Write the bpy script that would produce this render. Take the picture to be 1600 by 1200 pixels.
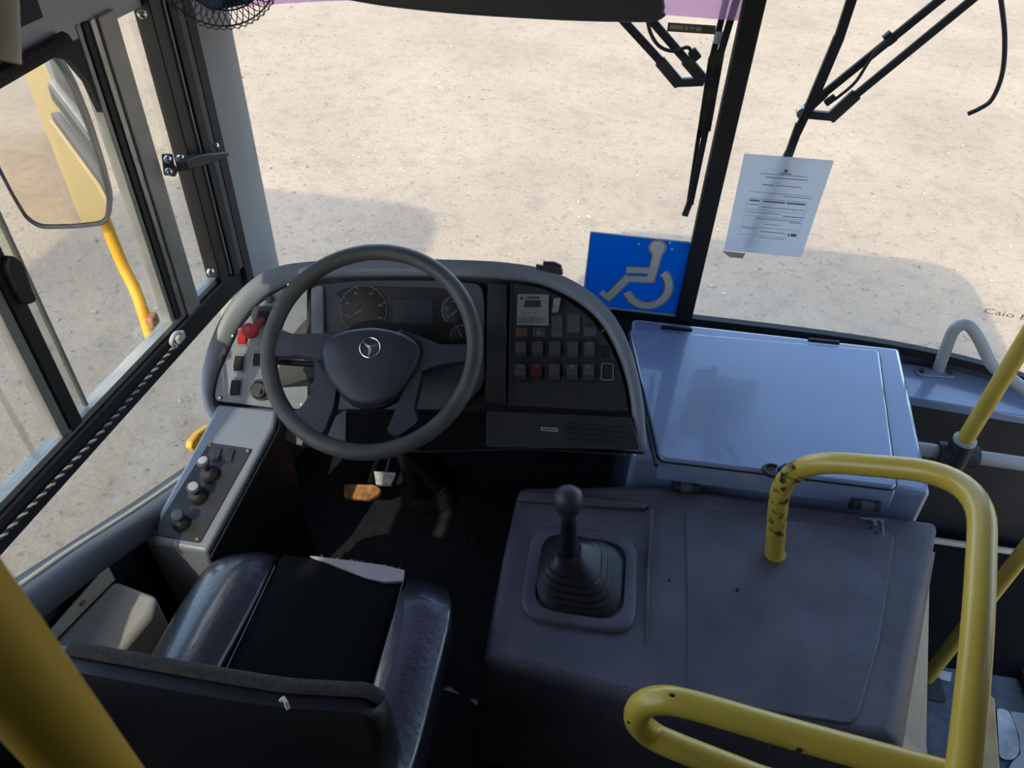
import bpy, bmesh, math, random
from mathutils import Vector, Matrix
random.seed(7)
for o in list(bpy.data.objects): bpy.data.objects.remove(o)
SC = bpy.context.scene
COL = SC.collection

# ---------------------------------------------------------------- camera
# bus frame: x to the bus's right, y forward, z up, metres; driver's floor is z = 0, the yard is z = -1
FPX = 1200.0
CAM = Vector((0.0, 0.0, 1.85))
down = Vector((-60.0, -1350.0, -FPX)).normalized()
up = -down
fw = Vector((0, 0, -1.0)); fw = (fw - fw.dot(up) * up).normalized()
rt = fw.cross(up)
yaw = math.radians(7.0)
ay = fw * math.cos(yaw) + rt * math.sin(yaw)
ax = ay.cross(up)
ROT = Matrix((ax, ay, up))                      # camera -> world
cd = bpy.data.cameras.new('camera'); cd.sensor_width = 36.0; cd.lens = 36.0 * FPX / 1600.0
cd.clip_start = 0.02; cd.clip_end = 200
cd.dof.use_dof = True; cd.dof.focus_distance = 1.9; cd.dof.aperture_fstop = 11.0
camo = bpy.data.objects.new('camera', cd); COL.objects.link(camo)
camo.matrix_world = Matrix.Translation(CAM) @ ROT.to_4x4()
SC.camera = camo

# ---------------------------------------------------------------- light
SUN_DIR = Vector((1.0, 3.0, -3.2)).normalized()
w = bpy.data.worlds.new('sky'); SC.world = w; w.use_nodes = True
nt = w.node_tree; nt.nodes.clear()
sky = nt.nodes.new('ShaderNodeTexSky'); sky.sky_type = 'NISHITA'; sky.sun_disc = False
sky.sun_elevation = math.radians(45.7); sky.sun_rotation = math.radians(198)
sky.air_density = 1.0; sky.dust_density = 1.2; sky.ozone_density = 1.0
bg = nt.nodes.new('ShaderNodeBackground'); bg.inputs['Strength'].default_value = 0.40
ow = nt.nodes.new('ShaderNodeOutputWorld')
nt.links.new(sky.outputs[0], bg.inputs[0]); nt.links.new(bg.outputs[0], ow.inputs[0])
sd = bpy.data.lights.new('sun', 'SUN'); sd.energy = 1.85; sd.angle = math.radians(0.53); sd.color = (1.0, 0.91, 0.72)
so = bpy.data.objects.new('sun', sd); COL.objects.link(so)
so.rotation_euler = SUN_DIR.to_track_quat('-Z', 'Y').to_euler()
so.location = (-6, -20, 22)
SC.view_settings.view_transform = 'Standard'; SC.view_settings.look = 'None'
SC.view_settings.exposure = 0.7; SC.view_settings.gamma = 1.0; SC.view_settings.use_curve_mapping = False

# ---------------------------------------------------------------- placing helpers (a pixel and a known surface give a point of the place)
def ray(px, py): return ROT @ Vector(((px - 800) / FPX, -(py - 600) / FPX, -1.0))
def az(px, py, z): v = ray(px, py); return CAM + v * ((z - CAM.z) / v.z)
def ayy(px, py, y): v = ray(px, py); return CAM + v * ((y - CAM.y) / v.y)
def axx(px, py, x): v = ray(px, py); return CAM + v * ((x - CAM.x) / v.x)
def adp(px, py, d): return CAM + ray(px, py) * d
def apl(px, py, p, n): v = ray(px, py); return CAM + v * ((p - CAM).dot(n) / v.dot(n))
def WX(y): return -0.95 + 0.061 * (y - 0.68)            # inner face of the left wall
def aw(px, py, off=0.0):
    v = ray(px, py); t = (-0.95 - 0.061 * 0.68 + off) / (v.x - 0.061 * v.y); return CAM + v * t
def WS(x): return 1.935 - 0.24 * abs((x - 0.275) / 1.19) ** 4   # inner face of the windscreen in plan
def aws(px, py, off=0.0):
    y = 1.9
    for _ in range(14): p = ayy(px, py, y - off); y = WS(p.x)
    return p
FN = Vector((0, -0.77, 0.64))
def af(px, py, off=0.0):                                  # face of the dashboard, its left end turned to the driver
    v = ray(px, py); k = off * 1.3
    def solve(g, c):  # y = 1.3+.83(z-.528) - k + g*(x+c)
        return (1.3 - 0.83 * 0.528 + 0.83 * CAM.z - k + g * c) / (v.y - 0.83 * v.z - g * v.x)
    p = CAM + v * solve(0, 0)
    if p.x < -0.68: p = CAM + v * solve(0.52, 0.68)
    return p

# ---------------------------------------------------------------- materials
MATS = {}
def mat(name, col, rough=0.5, metal=0.0, var=0.0, vscale=8.0, bump=0.0, bscale=200.0, spec=0.5, coat=0.0, col2=None, detail=4):
    m = bpy.data.materials.new(name); m.use_nodes = True; MATS[name] = m
    n = m.node_tree.nodes; l = m.node_tree.links; b = n['Principled BSDF']
    b.inputs['Roughness'].default_value = rough; b.inputs['Metallic'].default_value = metal
    b.inputs['Specular IOR Level'].default_value = spec; b.inputs['Coat Weight'].default_value = coat
    tc = n.new('ShaderNodeTexCoord')
    if var > 0 or col2:
        t = n.new('ShaderNodeTexNoise'); t.inputs['Scale'].default_value = vscale; t.inputs['Detail'].default_value = detail
        r = n.new('ShaderNodeValToRGB')
        c2 = col2 or tuple(min(1, c * (1 + var)) for c in col)
        c1 = col if col2 else tuple(c * (1 - var) for c in col)
        r.color_ramp.elements[0].color = (*c1, 1); r.color_ramp.elements[0].position = 0.35
        r.color_ramp.elements[1].color = (*c2, 1); r.color_ramp.elements[1].position = 0.65
        l.new(tc.outputs['Object'], t.inputs['Vector']); l.new(t.outputs['Fac'], r.inputs[0]); l.new(r.outputs[0], b.inputs['Base Color'])
    else:
        b.inputs['Base Color'].default_value = (*col, 1)
    if bump > 0:
        t = n.new('ShaderNodeTexNoise'); t.inputs['Scale'].default_value = bscale; t.inputs['Detail'].default_value = 3
        u = n.new('ShaderNodeBump'); u.inputs['Strength'].default_value = bump; u.inputs['Distance'].default_value = 0.002
        l.new(tc.outputs['Object'], t.inputs['Vector']); l.new(t.outputs['Fac'], u.inputs['Height']); l.new(u.outputs[0], b.inputs['Normal'])
    return m
def glass(name, tint=(1, 1, 1), refl=1.0, haze=0.0):
    m = bpy.data.materials.new(name); m.use_nodes = True; MATS[name] = m
    n = m.node_tree.nodes; l = m.node_tree.links; n.clear()
    o = n.new('ShaderNodeOutputMaterial'); mx = n.new('ShaderNodeMixShader'); fr = n.new('ShaderNodeFresnel'); fr.inputs[0].default_value = 1.45
    ma = n.new('ShaderNodeMath'); ma.operation = 'MULTIPLY'; ma.inputs[1].default_value = refl
    t = n.new('ShaderNodeBsdfTransparent'); t.inputs[0].default_value = (*tint, 1)
    g = n.new('ShaderNodeBsdfGlossy'); g.inputs['Roughness'].default_value = 0.02
    l.new(fr.outputs[0], ma.inputs[0]); l.new(ma.outputs[0], mx.inputs[0]); l.new(t.outputs[0], mx.inputs[1]); l.new(g.outputs[0], mx.inputs[2])
    if haze > 0:
        d = n.new('ShaderNodeBsdfDiffuse'); d.inputs[0].default_value = (*tint, 1); tr = n.new('ShaderNodeBsdfTranslucent'); tr.inputs[0].default_value = (*tint, 1)
        dd = n.new('ShaderNodeMixShader'); l.new(d.outputs[0], dd.inputs[1]); l.new(tr.outputs[0], dd.inputs[2])
        m2 = n.new('ShaderNodeMixShader'); m2.inputs[0].default_value = haze
        l.new(mx.outputs[0], m2.inputs[1]); l.new(dd.outputs[0], m2.inputs[2]); l.new(m2.outputs[0], o.inputs[0])
    else: l.new(mx.outputs[0], o.inputs[0])
    return m
mat('shell', (0.25, 0.275, 0.32), 0.38, var=0.07, vscale=5, bump=0.12, bscale=350)
mat('lid', (0.215, 0.28, 0.44), 0.26, var=0.05, vscale=4, bump=0.12, bscale=260, spec=1.0, coat=0.8)
mat('cover', (0.108, 0.100, 0.125), 0.42, var=0.22, vscale=7, bump=0.5, bscale=420)
mat('cover_side', (0.42, 0.38, 0.30), 0.6, var=0.1, vscale=20)
mat('charcoal', (0.028, 0.029, 0.034), 0.5, var=0.15, vscale=12, bump=0.25, bscale=400)
mat('darkgrey', (0.075, 0.082, 0.095), 0.5, var=0.1, vscale=10, bump=0.2, bscale=400)
mat('black', (0.010, 0.010, 0.012), 0.45)
mat('matteblack', (0.005, 0.005, 0.006), 0.8, spec=0.15)
mat('rubber', (0.014, 0.014, 0.016), 0.6, var=0.2, vscale=30)
mat('rim', (0.088, 0.086, 0.080), 0.48, var=0.15, vscale=20, bump=0.35, bscale=500)
mat('hub', (0.038, 0.038, 0.050), 0.42, var=0.1, vscale=15, bump=0.3, bscale=600)
mat('silver_panel', (0.34, 0.37, 0.41), 0.38, metal=0.25, var=0.08, vscale=60, bump=0.2, bscale=500)
mat('chrome', (0.75, 0.76, 0.78), 0.18, metal=1.0)
mat('steel', (0.45, 0.44, 0.42), 0.35, metal=1.0, var=0.15, vscale=30)
mat('red', (0.62, 0.035, 0.045), 0.4)
mat('red_dark', (0.42, 0.035, 0.05), 0.45)
mat('yellow', (0.62, 0.43, 0.06), 0.33, var=0.06, vscale=6, coat=0.2)
mat('orange_yellow', (0.80, 0.42, 0.02), 0.4, var=0.06, vscale=10)
mat('scuff', (0.02, 0.018, 0.012), 0.6)
def mk_worn():
    m = mat('worn', (0.02, 0.018, 0.012), 0.6); n = m.node_tree.nodes; l = m.node_tree.links
    t = n.new('ShaderNodeTexNoise'); t.inputs['Scale'].default_value = 45; t.inputs['Detail'].default_value = 8; tc = n.new('ShaderNodeTexCoord'); l.new(tc.outputs['Object'], t.inputs['Vector'])
    q = n.new('ShaderNodeValToRGB'); q.color_ramp.elements[0].position = 0.50; q.color_ramp.elements[1].position = 0.62; l.new(t.outputs['Fac'], q.inputs[0]); l.new(q.outputs[0], n['Principled BSDF'].inputs['Alpha'])
mk_worn()
mat('grey_tube', (0.42, 0.43, 0.44), 0.35, var=0.05)
mat('white_tube', (0.44, 0.44, 0.44), 0.4, var=0.05)
mat('pillar', (0.42, 0.43, 0.42), 0.5, var=0.06, vscale=4)
mat('alu', (0.34, 0.34, 0.31), 0.4, metal=0.5, var=0.12, vscale=14)
mat('beige', (0.52, 0.47, 0.38), 0.55, var=0.08)
mat('wall_in', (0.30, 0.31, 0.31), 0.6, var=0.05)
mat('whitebox', (0.50, 0.50, 0.47), 0.5, var=0.1, vscale=9)
mat('floor', (0.020, 0.020, 0.028), 0.65, var=0.3, vscale=40, bump=0.4, bscale=300)
mat('step', (0.10, 0.115, 0.15), 0.6, var=0.25, vscale=30, bump=0.3, bscale=200)
mat('leather', (0.014, 0.014, 0.022), 0.33, var=0.3, vscale=25, bump=0.5, bscale=70, spec=1.0, coat=0.35)
mat('fabric', (0.0045, 0.0045, 0.006), 0.95, spec=0.2, bump=0.5, bscale=700)
mat('woven', (0.040, 0.032, 0.026), 0.85, bump=0.8, bscale=500, var=0.3, vscale=120)
mat('pale_pink', (0.55, 0.46, 0.46), 0.9, bump=0.4, bscale=400)
mat('thread', (0.20, 0.20, 0.26), 0.7)
mat('signblue', (0.0, 0.155, 0.62), 0.35)
mat('signwhite', (0.95, 0.88, 0.80), 0.5)
mat('signedge', (0.42, 0.46, 0.52), 0.5)
mat('fan_blue', (0.06, 0.16, 0.34), 0.4)
mat('wood', (0.78, 0.54, 0.27), 0.55, col2=(0.64, 0.41, 0.18), vscale=20, detail=8)
mat('pedal', (0.66, 0.33, 0.10), 0.7, col2=(0.30, 0.12, 0.03), vscale=60)
mat('pedal_metal', (0.62, 0.62, 0.62), 0.5, var=0.3, vscale=120)
mat('lcd', (0.05, 0.06, 0.075), 0.2)
mat('dial', (0.014, 0.014, 0.015), 0.4)
mat('marking', (0.42, 0.42, 0.42), 0.6)
mat('module', (0.30, 0.31, 0.29), 0.5)
mat('switch', (0.085, 0.085, 0.09), 0.45)
mat('switch_red', (0.10, 0.022, 0.03), 0.45)
mat('amber', (0.16, 0.10, 0.045), 0.5)
mat('visor', (0.060, 0.063, 0.072), 0.48, bump=0.3, bscale=60)
mat('olive', (0.46, 0.40, 0.20), 0.6)
mat('sticker', (0.12, 0.12, 0.085), 0.6)
mat('sticker_light', (0.34, 0.34, 0.28), 0.6)
mat('body_yellow', (0.72, 0.46, 0.12), 0.4, var=0.04, vscale=2)
mat('ceiling', (0.45, 0.46, 0.46), 0.6)
mat('cord_light', (0.42, 0.42, 0.40), 0.8)
mat('white_plastic', (0.66, 0.66, 0.62), 0.5)
mat('rust', (0.42, 0.20, 0.10), 0.8, var=0.3, vscale=80)
mat('print', (0.17, 0.19, 0.23), 0.8)
mat('ink', (0.05, 0.055, 0.07), 0.8)
mat('stone', (0.40, 0.31, 0.22), 0.85, var=0.4, vscale=1.7)
mm = mat('mirror', (0.86, 0.87, 0.88), 0.02, metal=1.0)
glass('tinted', (0.12, 0.125, 0.125), 0.4); glass('glass', (0.97, 0.98, 0.98), 0.5); glass('side_glass', (0.93, 0.94, 0.92), 0.22); glass('film', (0.88, 0.71, 0.88), 0.3, haze=0.30)
def mk_paper():
    m = bpy.data.materials.new('paper'); m.use_nodes = True; MATS['paper'] = m
    n = m.node_tree.nodes; l = m.node_tree.links; n.clear(); o = n.new('ShaderNodeOutputMaterial')
    d = n.new('ShaderNodeBsdfDiffuse'); d.inputs[0].default_value = (0.66, 0.71, 0.78, 1); t = n.new('ShaderNodeBsdfTranslucent'); t.inputs[0].default_value = (0.66, 0.71, 0.78, 1)
    mx = n.new('ShaderNodeMixShader'); mx.inputs[0].default_value = 0.55; tr = n.new('ShaderNodeBsdfTransparent'); m2 = n.new('ShaderNodeMixShader'); m2.inputs[0].default_value = 0.24
    l.new(d.outputs[0], mx.inputs[1]); l.new(t.outputs[0], mx.inputs[2]); l.new(mx.outputs[0], m2.inputs[1]); l.new(tr.outputs[0], m2.inputs[2]); l.new(m2.outputs[0], o.inputs[0])
mk_paper()
def mk_sheet(name, c, f):
    m = bpy.data.materials.new(name); m.use_nodes = True; MATS[name] = m; n = m.node_tree.nodes; l = m.node_tree.links; n.clear(); o = n.new('ShaderNodeOutputMaterial')
    d = n.new('ShaderNodeBsdfDiffuse'); t = n.new('ShaderNodeBsdfTranslucent'); d.inputs[0].default_value = t.inputs[0].default_value = (*c, 1); mx = n.new('ShaderNodeMixShader'); mx.inputs[0].default_value = f
    l.new(d.outputs[0], mx.inputs[1]); l.new(t.outputs[0], mx.inputs[2]); l.new(mx.outputs[0], o.inputs[0])
mk_sheet('signsheet', (0.0, 0.29, 0.74), 0.5)
def mk_ground():
    m = bpy.data.materials.new('yard'); m.use_nodes = True; MATS['yard'] = m
    n = m.node_tree.nodes; l = m.node_tree.links; b = n['Principled BSDF']; b.inputs['Roughness'].default_value = 0.95; b.inputs['Specular IOR Level'].default_value = 0.1
    tc = n.new('ShaderNodeTexCoord')
    def noise(s, d): t = n.new('ShaderNodeTexNoise'); t.inputs['Scale'].default_value = s; t.inputs['Detail'].default_value = d; l.new(tc.outputs['Object'], t.inputs['Vector']); return t
    a, c, e, h = noise(0.8, 6), noise(26, 6), noise(75, 5), noise(7, 5)
    def ramp(src, p0, c0, p1, c1): q = n.new('ShaderNodeValToRGB'); q.color_ramp.elements[0].position = p0; q.color_ramp.elements[1].position = p1; q.color_ramp.elements[0].color = (*c0, 1); q.color_ramp.elements[1].color = (*c1, 1); l.new(src.outputs['Fac'], q.inputs[0]); return q
    def mul(x, y, f): q = n.new('ShaderNodeMixRGB'); q.blend_type = 'MULTIPLY'; q.inputs[0].default_value = f; l.new(x.outputs[0], q.inputs[1]); l.new(y.outputs[0], q.inputs[2]); return q
    r1 = ramp(a, 0.35, (0.415, 0.315, 0.210), 0.66, (0.498, 0.377, 0.250))
    m1 = mul(mul(r1, ramp(c, 0.28, (0.55, 0.55, 0.58), 0.40, (1, 1, 1)), 0.75), ramp(h, 0.30, (0.82, 0.83, 0.86), 0.50, (1, 1, 1)), 0.7)
    m1 = mul(m1, ramp(e, 0.40, (0.86, 0.86, 0.86), 0.62, (1.0, 1.0, 1.0)), 0.8)
    l.new(m1.outputs[0], b.inputs['Base Color'])
    ad = n.new('ShaderNodeMath'); ad.operation = 'ADD'; l.new(c.outputs['Fac'], ad.inputs[0]); l.new(h.outputs['Fac'], ad.inputs[1])
    u = n.new('ShaderNodeBump'); u.inputs['Strength'].default_value = 0.45; u.inputs['Distance'].default_value = 0.02; l.new(ad.outputs[0], u.inputs['Height']); l.new(u.outputs[0], b.inputs['Normal'])
mk_ground()

# ---------------------------------------------------------------- geometry helpers: a geo is (verts, faces)
V = Vector
def gm(*gs):
    vs, fs = [], []
    for v, f in gs:
        k = len(vs); vs += list(v); fs += [tuple(i + k for i in q) for q in f]
    return vs, fs
def box(c, s, M=None):
    c = V(c); M = M or Matrix.Identity(3)
    vs = [c + M @ V((x * s[0] / 2, y * s[1] / 2, z * s[2] / 2)) for x in (-1, 1) for y in (-1, 1) for z in (-1, 1)]
    return vs, [(0, 1, 3, 2), (4, 6, 7, 5), (0, 4, 5, 1), (2, 3, 7, 6), (0, 2, 6, 4), (1, 5, 7, 3)]
def prism(poly, vec):
    vec = V(vec); n = len(poly); vs = [V(p) for p in poly] + [V(p) + vec for p in poly]
    return vs, [tuple(range(n)), tuple(range(2 * n - 1, n - 1, -1))] + [(i, (i + 1) % n, n + (i + 1) % n, n + i) for i in range(n)]
def loft(rings, closed=True, caps=True):
    n = len(rings[0]); vs = [V(p) for r in rings for p in r]; fs = []
    for k in range(len(rings) - 1):
        for i in range(n if closed else n - 1):
            j = (i + 1) % n; fs.append((k * n + i, k * n + j, (k + 1) * n + j, (k + 1) * n + i))
    if caps: fs.append(tuple(range(n))); fs.append(tuple(range(len(vs) - 1, len(vs) - n - 1, -1)))
    return vs, fs
def fillet(pts, r, n=6, closed=False):
    pts = [V(p) for p in pts]; out = []; N = len(pts)
    for i, p in enumerate(pts):
        if not closed and i in (0, N - 1): out.append(p); continue
        a, b = pts[i - 1], pts[(i + 1) % N]; da, db = a - p, b - p
        d = min(r, da.length * 0.48, db.length * 0.48)
        if d < 1e-6: out.append(p); continue
        p0, p1 = p + da.normalized() * d, p + db.normalized() * d
        for k in range(n + 1):
            t = k / n; out.append(p0 * (1 - t) ** 2 + p * 2 * t * (1 - t) + p1 * t * t)
    return out
def smooth(pts, n=6, closed=False):
    P = [V(p) for p in pts]; N = len(P); out = []
    for i in range(N if closed else N - 1):
        if closed: a, b, c, d = P[i - 1], P[i], P[(i + 1) % N], P[(i + 2) % N]
        else: a, b, c, d = P[max(i - 1, 0)], P[i], P[i + 1], P[min(i + 2, N - 1)]
        for k in range(n):
            t = k / n; out.append(0.5 * ((2 * b) + (c - a) * t + (2 * a - 5 * b + 4 * c - d) * t * t + (3 * b - a - 3 * c + d) * t ** 3))
    if not closed: out.append(P[-1])
    return out
def tube(path, r, n=12, closed=False, caps=True, flat=None):
    P = [V(p) for p in path]; N = len(P); rings = []; nrm = None
    for i, p in enumerate(P):
        if closed: t = (P[(i + 1) % N] - P[i - 1]).normalized()
        else: t = (P[min(i + 1, N - 1)] - P[max(i - 1, 0)]).normalized()
        if nrm is None:
            nrm = t.cross(V((0, 0, 1)));
            if nrm.length < 0.1: nrm = t.cross(V((1, 0, 0)))
            nrm.normalize()
        nrm = (nrm - nrm.dot(t) * t).normalized(); b = t.cross(nrm)
        rr = r[i] if isinstance(r, (list, tuple)) else r
        rings.append([p + (nrm * math.cos(a) + b * math.sin(a) * (flat or 1)) * rr for a in (2 * math.pi * k / n for k in range(n))])
    if closed: rings.append(rings[0]); return loft(rings, True, False)
    return loft(rings, True, caps)
def frame(axis):
    a = V(axis).normalized(); u = a.cross(V((0, 0, 1)))
    if u.length < 0.1: u = a.cross(V((0, 1, 0)))
    u.normalize(); return u, a.cross(u), a
def lathe(prof, org, axis, n=20, caps=True):
    u, v, a = frame(axis); org = V(org)
    return loft([[org + a * h + (u * math.cos(t) + v * math.sin(t)) * r for t in (2 * math.pi * k / n for k in range(n))] for r, h in prof], True, caps)
def ellipsoid(c, r, n=16, m=9):
    c = V(c); return loft([[c + V((r[0] * math.sin(p) * math.cos(t), r[1] * math.sin(p) * math.sin(t), r[2] * math.cos(p))) for t in (2 * math.pi * k / n for k in range(n))] for p in (math.pi * (j + 0.02) / (m + 0.04) for j in range(m + 1))])
def pad(q, thick, crown=0.01, nu=10, nv=10, upv=(0, 0, 1), e=4):
    """upholstered pad over the four corners q (around), crowned, with rounded edges"""
    a, b, c, d = [V(p) for p in q]; upv = V(upv).normalized(); rows = []
    for j in range(nv + 1):
        v = j / nv; rows.append([])
        for i in range(nu + 1):
            u = i / nu; p = (a * (1 - u) + b * u) * (1 - v) + (d * (1 - u) + c * u) * v
            h = crown * (1 - abs(2 * u - 1) ** e) * (1 - abs(2 * v - 1) ** e); rows[-1].append(p + upv * h)
    vs = [p for r in rows for p in r]; W = nu + 1
    fs = [(j * W + i, j * W + i + 1, (j + 1) * W + i + 1, (j + 1) * W + i) for j in range(nv) for i in range(nu)]
    loop = [i for i in range(W)] + [j * W + nu for j in range(1, nv + 1)] + [nv * W + i for i in range(nu - 1, -1, -1)] + [j * W for j in range(nv - 1, 0, -1)]
    k = len(vs); vs += [vs[i] - upv * thick for i in loop]; L = len(loop)
    fs += [(loop[i], k + i, k + (i + 1) % L, loop[(i + 1) % L]) for i in range(L)] + [tuple(k + i for i in range(L))]
    return vs, fs
def text(s, size, org, ex, ey, depth=0.0004, sy=1.0):
    c = bpy.data.curves.new('t', 'FONT'); c.body = s; c.size = 1.0; c.align_x = 'CENTER'; c.align_y = 'CENTER'; c.resolution_u = 2
    o = bpy.data.objects.new('t', c); COL.objects.link(o); bpy.context.view_layer.update()
    me = bpy.data.meshes.new_from_object(o.evaluated_get(bpy.context.evaluated_depsgraph_get()))
    ex, ey = V(ex).normalized(), V(ey).normalized(); nz = ex.cross(ey); org = V(org)
    vs = [org + ex * v.co.x * size + ey * v.co.y * size * sy + nz * depth for v in me.vertices]; fs = [tuple(p.vertices) for p in me.polygons]
    bpy.data.objects.remove(o); bpy.data.curves.remove(c); bpy.data.meshes.remove(me); return vs, fs

WL = {}
def obj(name, geo, m, parent=None, bevel=0.0, segs=2, ang=38, label=None, kind=None, sm=True):
    vs, fs = geo
    lo = [min(v[i] for v in vs) for i in range(3)]; hi = [max(v[i] for v in vs) for i in range(3)]
    c = V([(lo[i] + hi[i]) / 2 for i in range(3)])
    if parent is None: c.z = lo[2]
    me = bpy.data.meshes.new(name); me.from_pydata([tuple(V(v) - c) for v in vs], [], fs)
    bm = bmesh.new(); bm.from_mesh(me); bmesh.ops.recalc_face_normals(bm, faces=bm.faces); bm.to_mesh(me); bm.free()
    me.materials.append(MATS[m])
    if sm:
        me.polygons.foreach_set('use_smooth', [True] * len(me.polygons)); me.set_sharp_from_angle(angle=math.radians(ang))
    o = bpy.data.objects.new(name, me); COL.objects.link(o); o.location = c; WL[o] = c
    if parent is not None:
        o.parent = parent; o.matrix_parent_inverse = Matrix.Translation(-WL[parent])
    if bevel:
        b = o.modifiers.new('bevel', 'BEVEL'); b.width = bevel; b.segments = segs; b.limit_method = 'ANGLE'; b.angle_limit = math.radians(40); b.harden_normals = False
    if label: o['label'] = label
    if kind: o['kind'] = kind
    return o
def thing(name, label, cat, loc, group=None):
    o = bpy.data.objects.new(name, None); COL.objects.link(o); o.location = V(loc); WL[o] = V(loc); o.empty_display_size = 0.05
    o['label'] = label; o['category'] = cat
    if group: o['group'] = group
    return o
def tag(o, label, cat, group=None):
    o['label'] = label; o['category'] = cat
    if group: o['group'] = group
    return o
def struct(name, geo, m, label=None, **k):
    o = obj(name, geo, m, kind='structure', **k)
    if label: o['label'] = label
    return o
def screw(p, n, r, parent, m='steel', name='screw'):
    return obj(name, lathe([(r, 0), (r, r * 0.35), (r * 0.65, r * 0.7), (r * 0.2, r * 0.75)], p, n, 10), m, parent)

# ================================================================ THE SETTING
struct('ground', box((0, 3, -1.05), (60, 60, 0.1)), 'yard', 'pale sandy yard surface outside the bus')
gv, gf = [], []
for i in range(13000):
    y = random.uniform(1.8, 13.0); x = random.uniform(-1.0, 1.0) * (2.0 + y * 0.75) - 0.4
    s = 0.003 + 0.017 * random.random() ** 6
    a = random.uniform(0, 6.28); k = len(gv); c = V((x, y, -1.0 + s * 0.25))
    ex = V((math.cos(a), math.sin(a), 0)) * s * random.uniform(0.8, 1.6); ey = V((-math.sin(a), math.cos(a), 0)) * s * random.uniform(0.6, 1.1); ez = V((0, 0, s * random.uniform(0.4, 0.8)))
    gv += [c + ex, c + ey, c - ex * random.uniform(.7, 1), c - ey, c + ez + ex * random.uniform(-.3, .3), c - ez]; gf += [(k + p, k + q, k + 4) for p, q in ((0, 1), (1, 2), (2, 3), (3, 0))] + [(k + q, k + p, k + 5) for p, q in ((0, 1), (1, 2), (2, 3), (3, 0))]
g = obj('gravel', (gv, gf), 'stone', kind='stuff', sm=False); g['label'] = 'loose pale pebbles scattered over the sandy yard'; g['category'] = 'gravel'

# floor of the cab, lower entrance step on the right, long floor behind the camera
struct('floor', box((-0.06, -2.45, -0.06), (1.86, 8.7, 0.12)), 'floor', 'black rubber floor of the driver area')
struct('floor_step', gm(box((1.19, 1.30, -0.41), (0.62, 1.10, 0.12)), box((1.19, -2.95, -0.06), (0.62, 7.4, 0.12)), box((0.87, 1.30, -0.2), (0.02, 1.1, 0.4))), 'step', 'grey step floor by the entrance')
# left wall: below the window line, padded sill following the slanted lower window
def wallpt(y, z, off=0.0): return V((WX(y) - off, y, z))
YF, YB = 1.50, -0.6
low = [wallpt(YB, -0.9), wallpt(1.75, -0.9), wallpt(1.75, 0.24), wallpt(1.4, 0.28), wallpt(0.997, 0.455), wallpt(0.686, 0.60), wallpt(0.3, 0.72), wallpt(YB, 0.72)]
wl = struct('wall_left', prism(low, (-0.05, 0, 0)), 'charcoal', 'dark left side wall under the driver window')
obj('outer_skin', prism([p + V((-0.052, 0, 0)) for p in [V((q.x, q.y, q.z - 0.03 if q.z > 0 else q.z)) for q in low]], (-0.012, 0, 0)), 'body_yellow', wl)
sill = smooth([wallpt(YB, 0.70, -0.012), wallpt(0.3, 0.70, -0.012), wallpt(0.686, 0.578, -0.012), wallpt(0.997, 0.433, -0.012), wallpt(1.4, 0.258, -0.012)], 5)
obj('padded_sill', tube(sill, 0.034, 12), 'darkgrey', wl, label='rounded blue grey padded sill')
obj('sill_lip', tube([p + V((-0.026, 0, 0.030)) for p in sill], 0.006, 8), 'beige', wl, label='thin cream edge strip')
# rear part of the left wall, right wall, rear wall: posts between window openings
def sidewall(name, x, th, y0, y1, lab):
    gs = [box((x, (y0 + y1) / 2, -0.05), (th, y1 - y0, 1.7)), box((x, (y0 + y1) / 2, 1.72), (th, y1 - y0, 0.64))]
    k = max(1, int((y1 - y0) / 1.3))
    for i in range(k + 1): gs.append(box((x, y0 + (y1 - y0) * i / k, 1.1), (th, 0.10, 0.7)))
    o = struct(name, gm(*gs), 'wall_in', lab); s = -1 if x < 0 else 1
    for i in range(k): obj('window_pane', box((x, y0 + (y1 - y0) * (i + 0.5) / k, 1.1), (0.006, (y1 - y0) / k - 0.09, 0.62)), 'tinted', o)
    obj('outer_skin', gm(box((x + s * (th / 2 + 0.006), (y0 + y1) / 2, -0.05), (0.01, y1 - y0, 1.7))), 'body_yellow', o)
    return o
sidewall('wall_left_rear', -1.0, 0.05, -6.8, -0.6, 'grey left side wall behind the driver')
sidewall('wall_right', 1.50, 0.05, -6.8, 0.75, 'grey right side wall behind the entrance')
struct('wall_rear', box((0.25, -6.82, 0.55), (2.5, 0.05, 2.9)), 'wall_in', 'grey rear wall of the bus')
# wall above the driver's window; unseen rear opening cut higher to let sun in
mat('header', (0.62, 0.61, 0.57), 0.55)
wu = struct('wall_left_upper', gm(prism([wallpt(YB, 1.74), wallpt(0.74, 1.74), wallpt(0.86, 1.40), wallpt(1.70, 1.40), wallpt(1.70, 2.08), wallpt(YB, 2.08)], (-0.05, 0, 0))), 'header', 'grey header panel over the driver window')
obj('black_seal', prism([wallpt(0.88, 1.455, -0.004), wallpt(1.16, 1.455, -0.004), wallpt(1.16, 1.49, -0.004), wallpt(0.88, 1.49, -0.004)], (0.008, 0, 0)), 'rubber', wu)
obj('brush_seal', tube([wallpt(0.88, 1.405, -0.012), wallpt(1.0, 1.405, -0.012), wallpt(1.19, 1.412, -0.012)], 0.014, 8), 'woven', wu)
# roof with rounded front corners
rp = fillet([V((-1.0, -6.85, 2.06)), V((1.53, -6.85, 2.06)), V((1.53, 2.02, 2.06)), V((-1.0, 2.02, 2.06))], 0.34, 8, True)
struct('ceiling', prism(rp, (0, 0, 0.14)), 'ceiling', 'pale ceiling of the bus')
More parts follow.
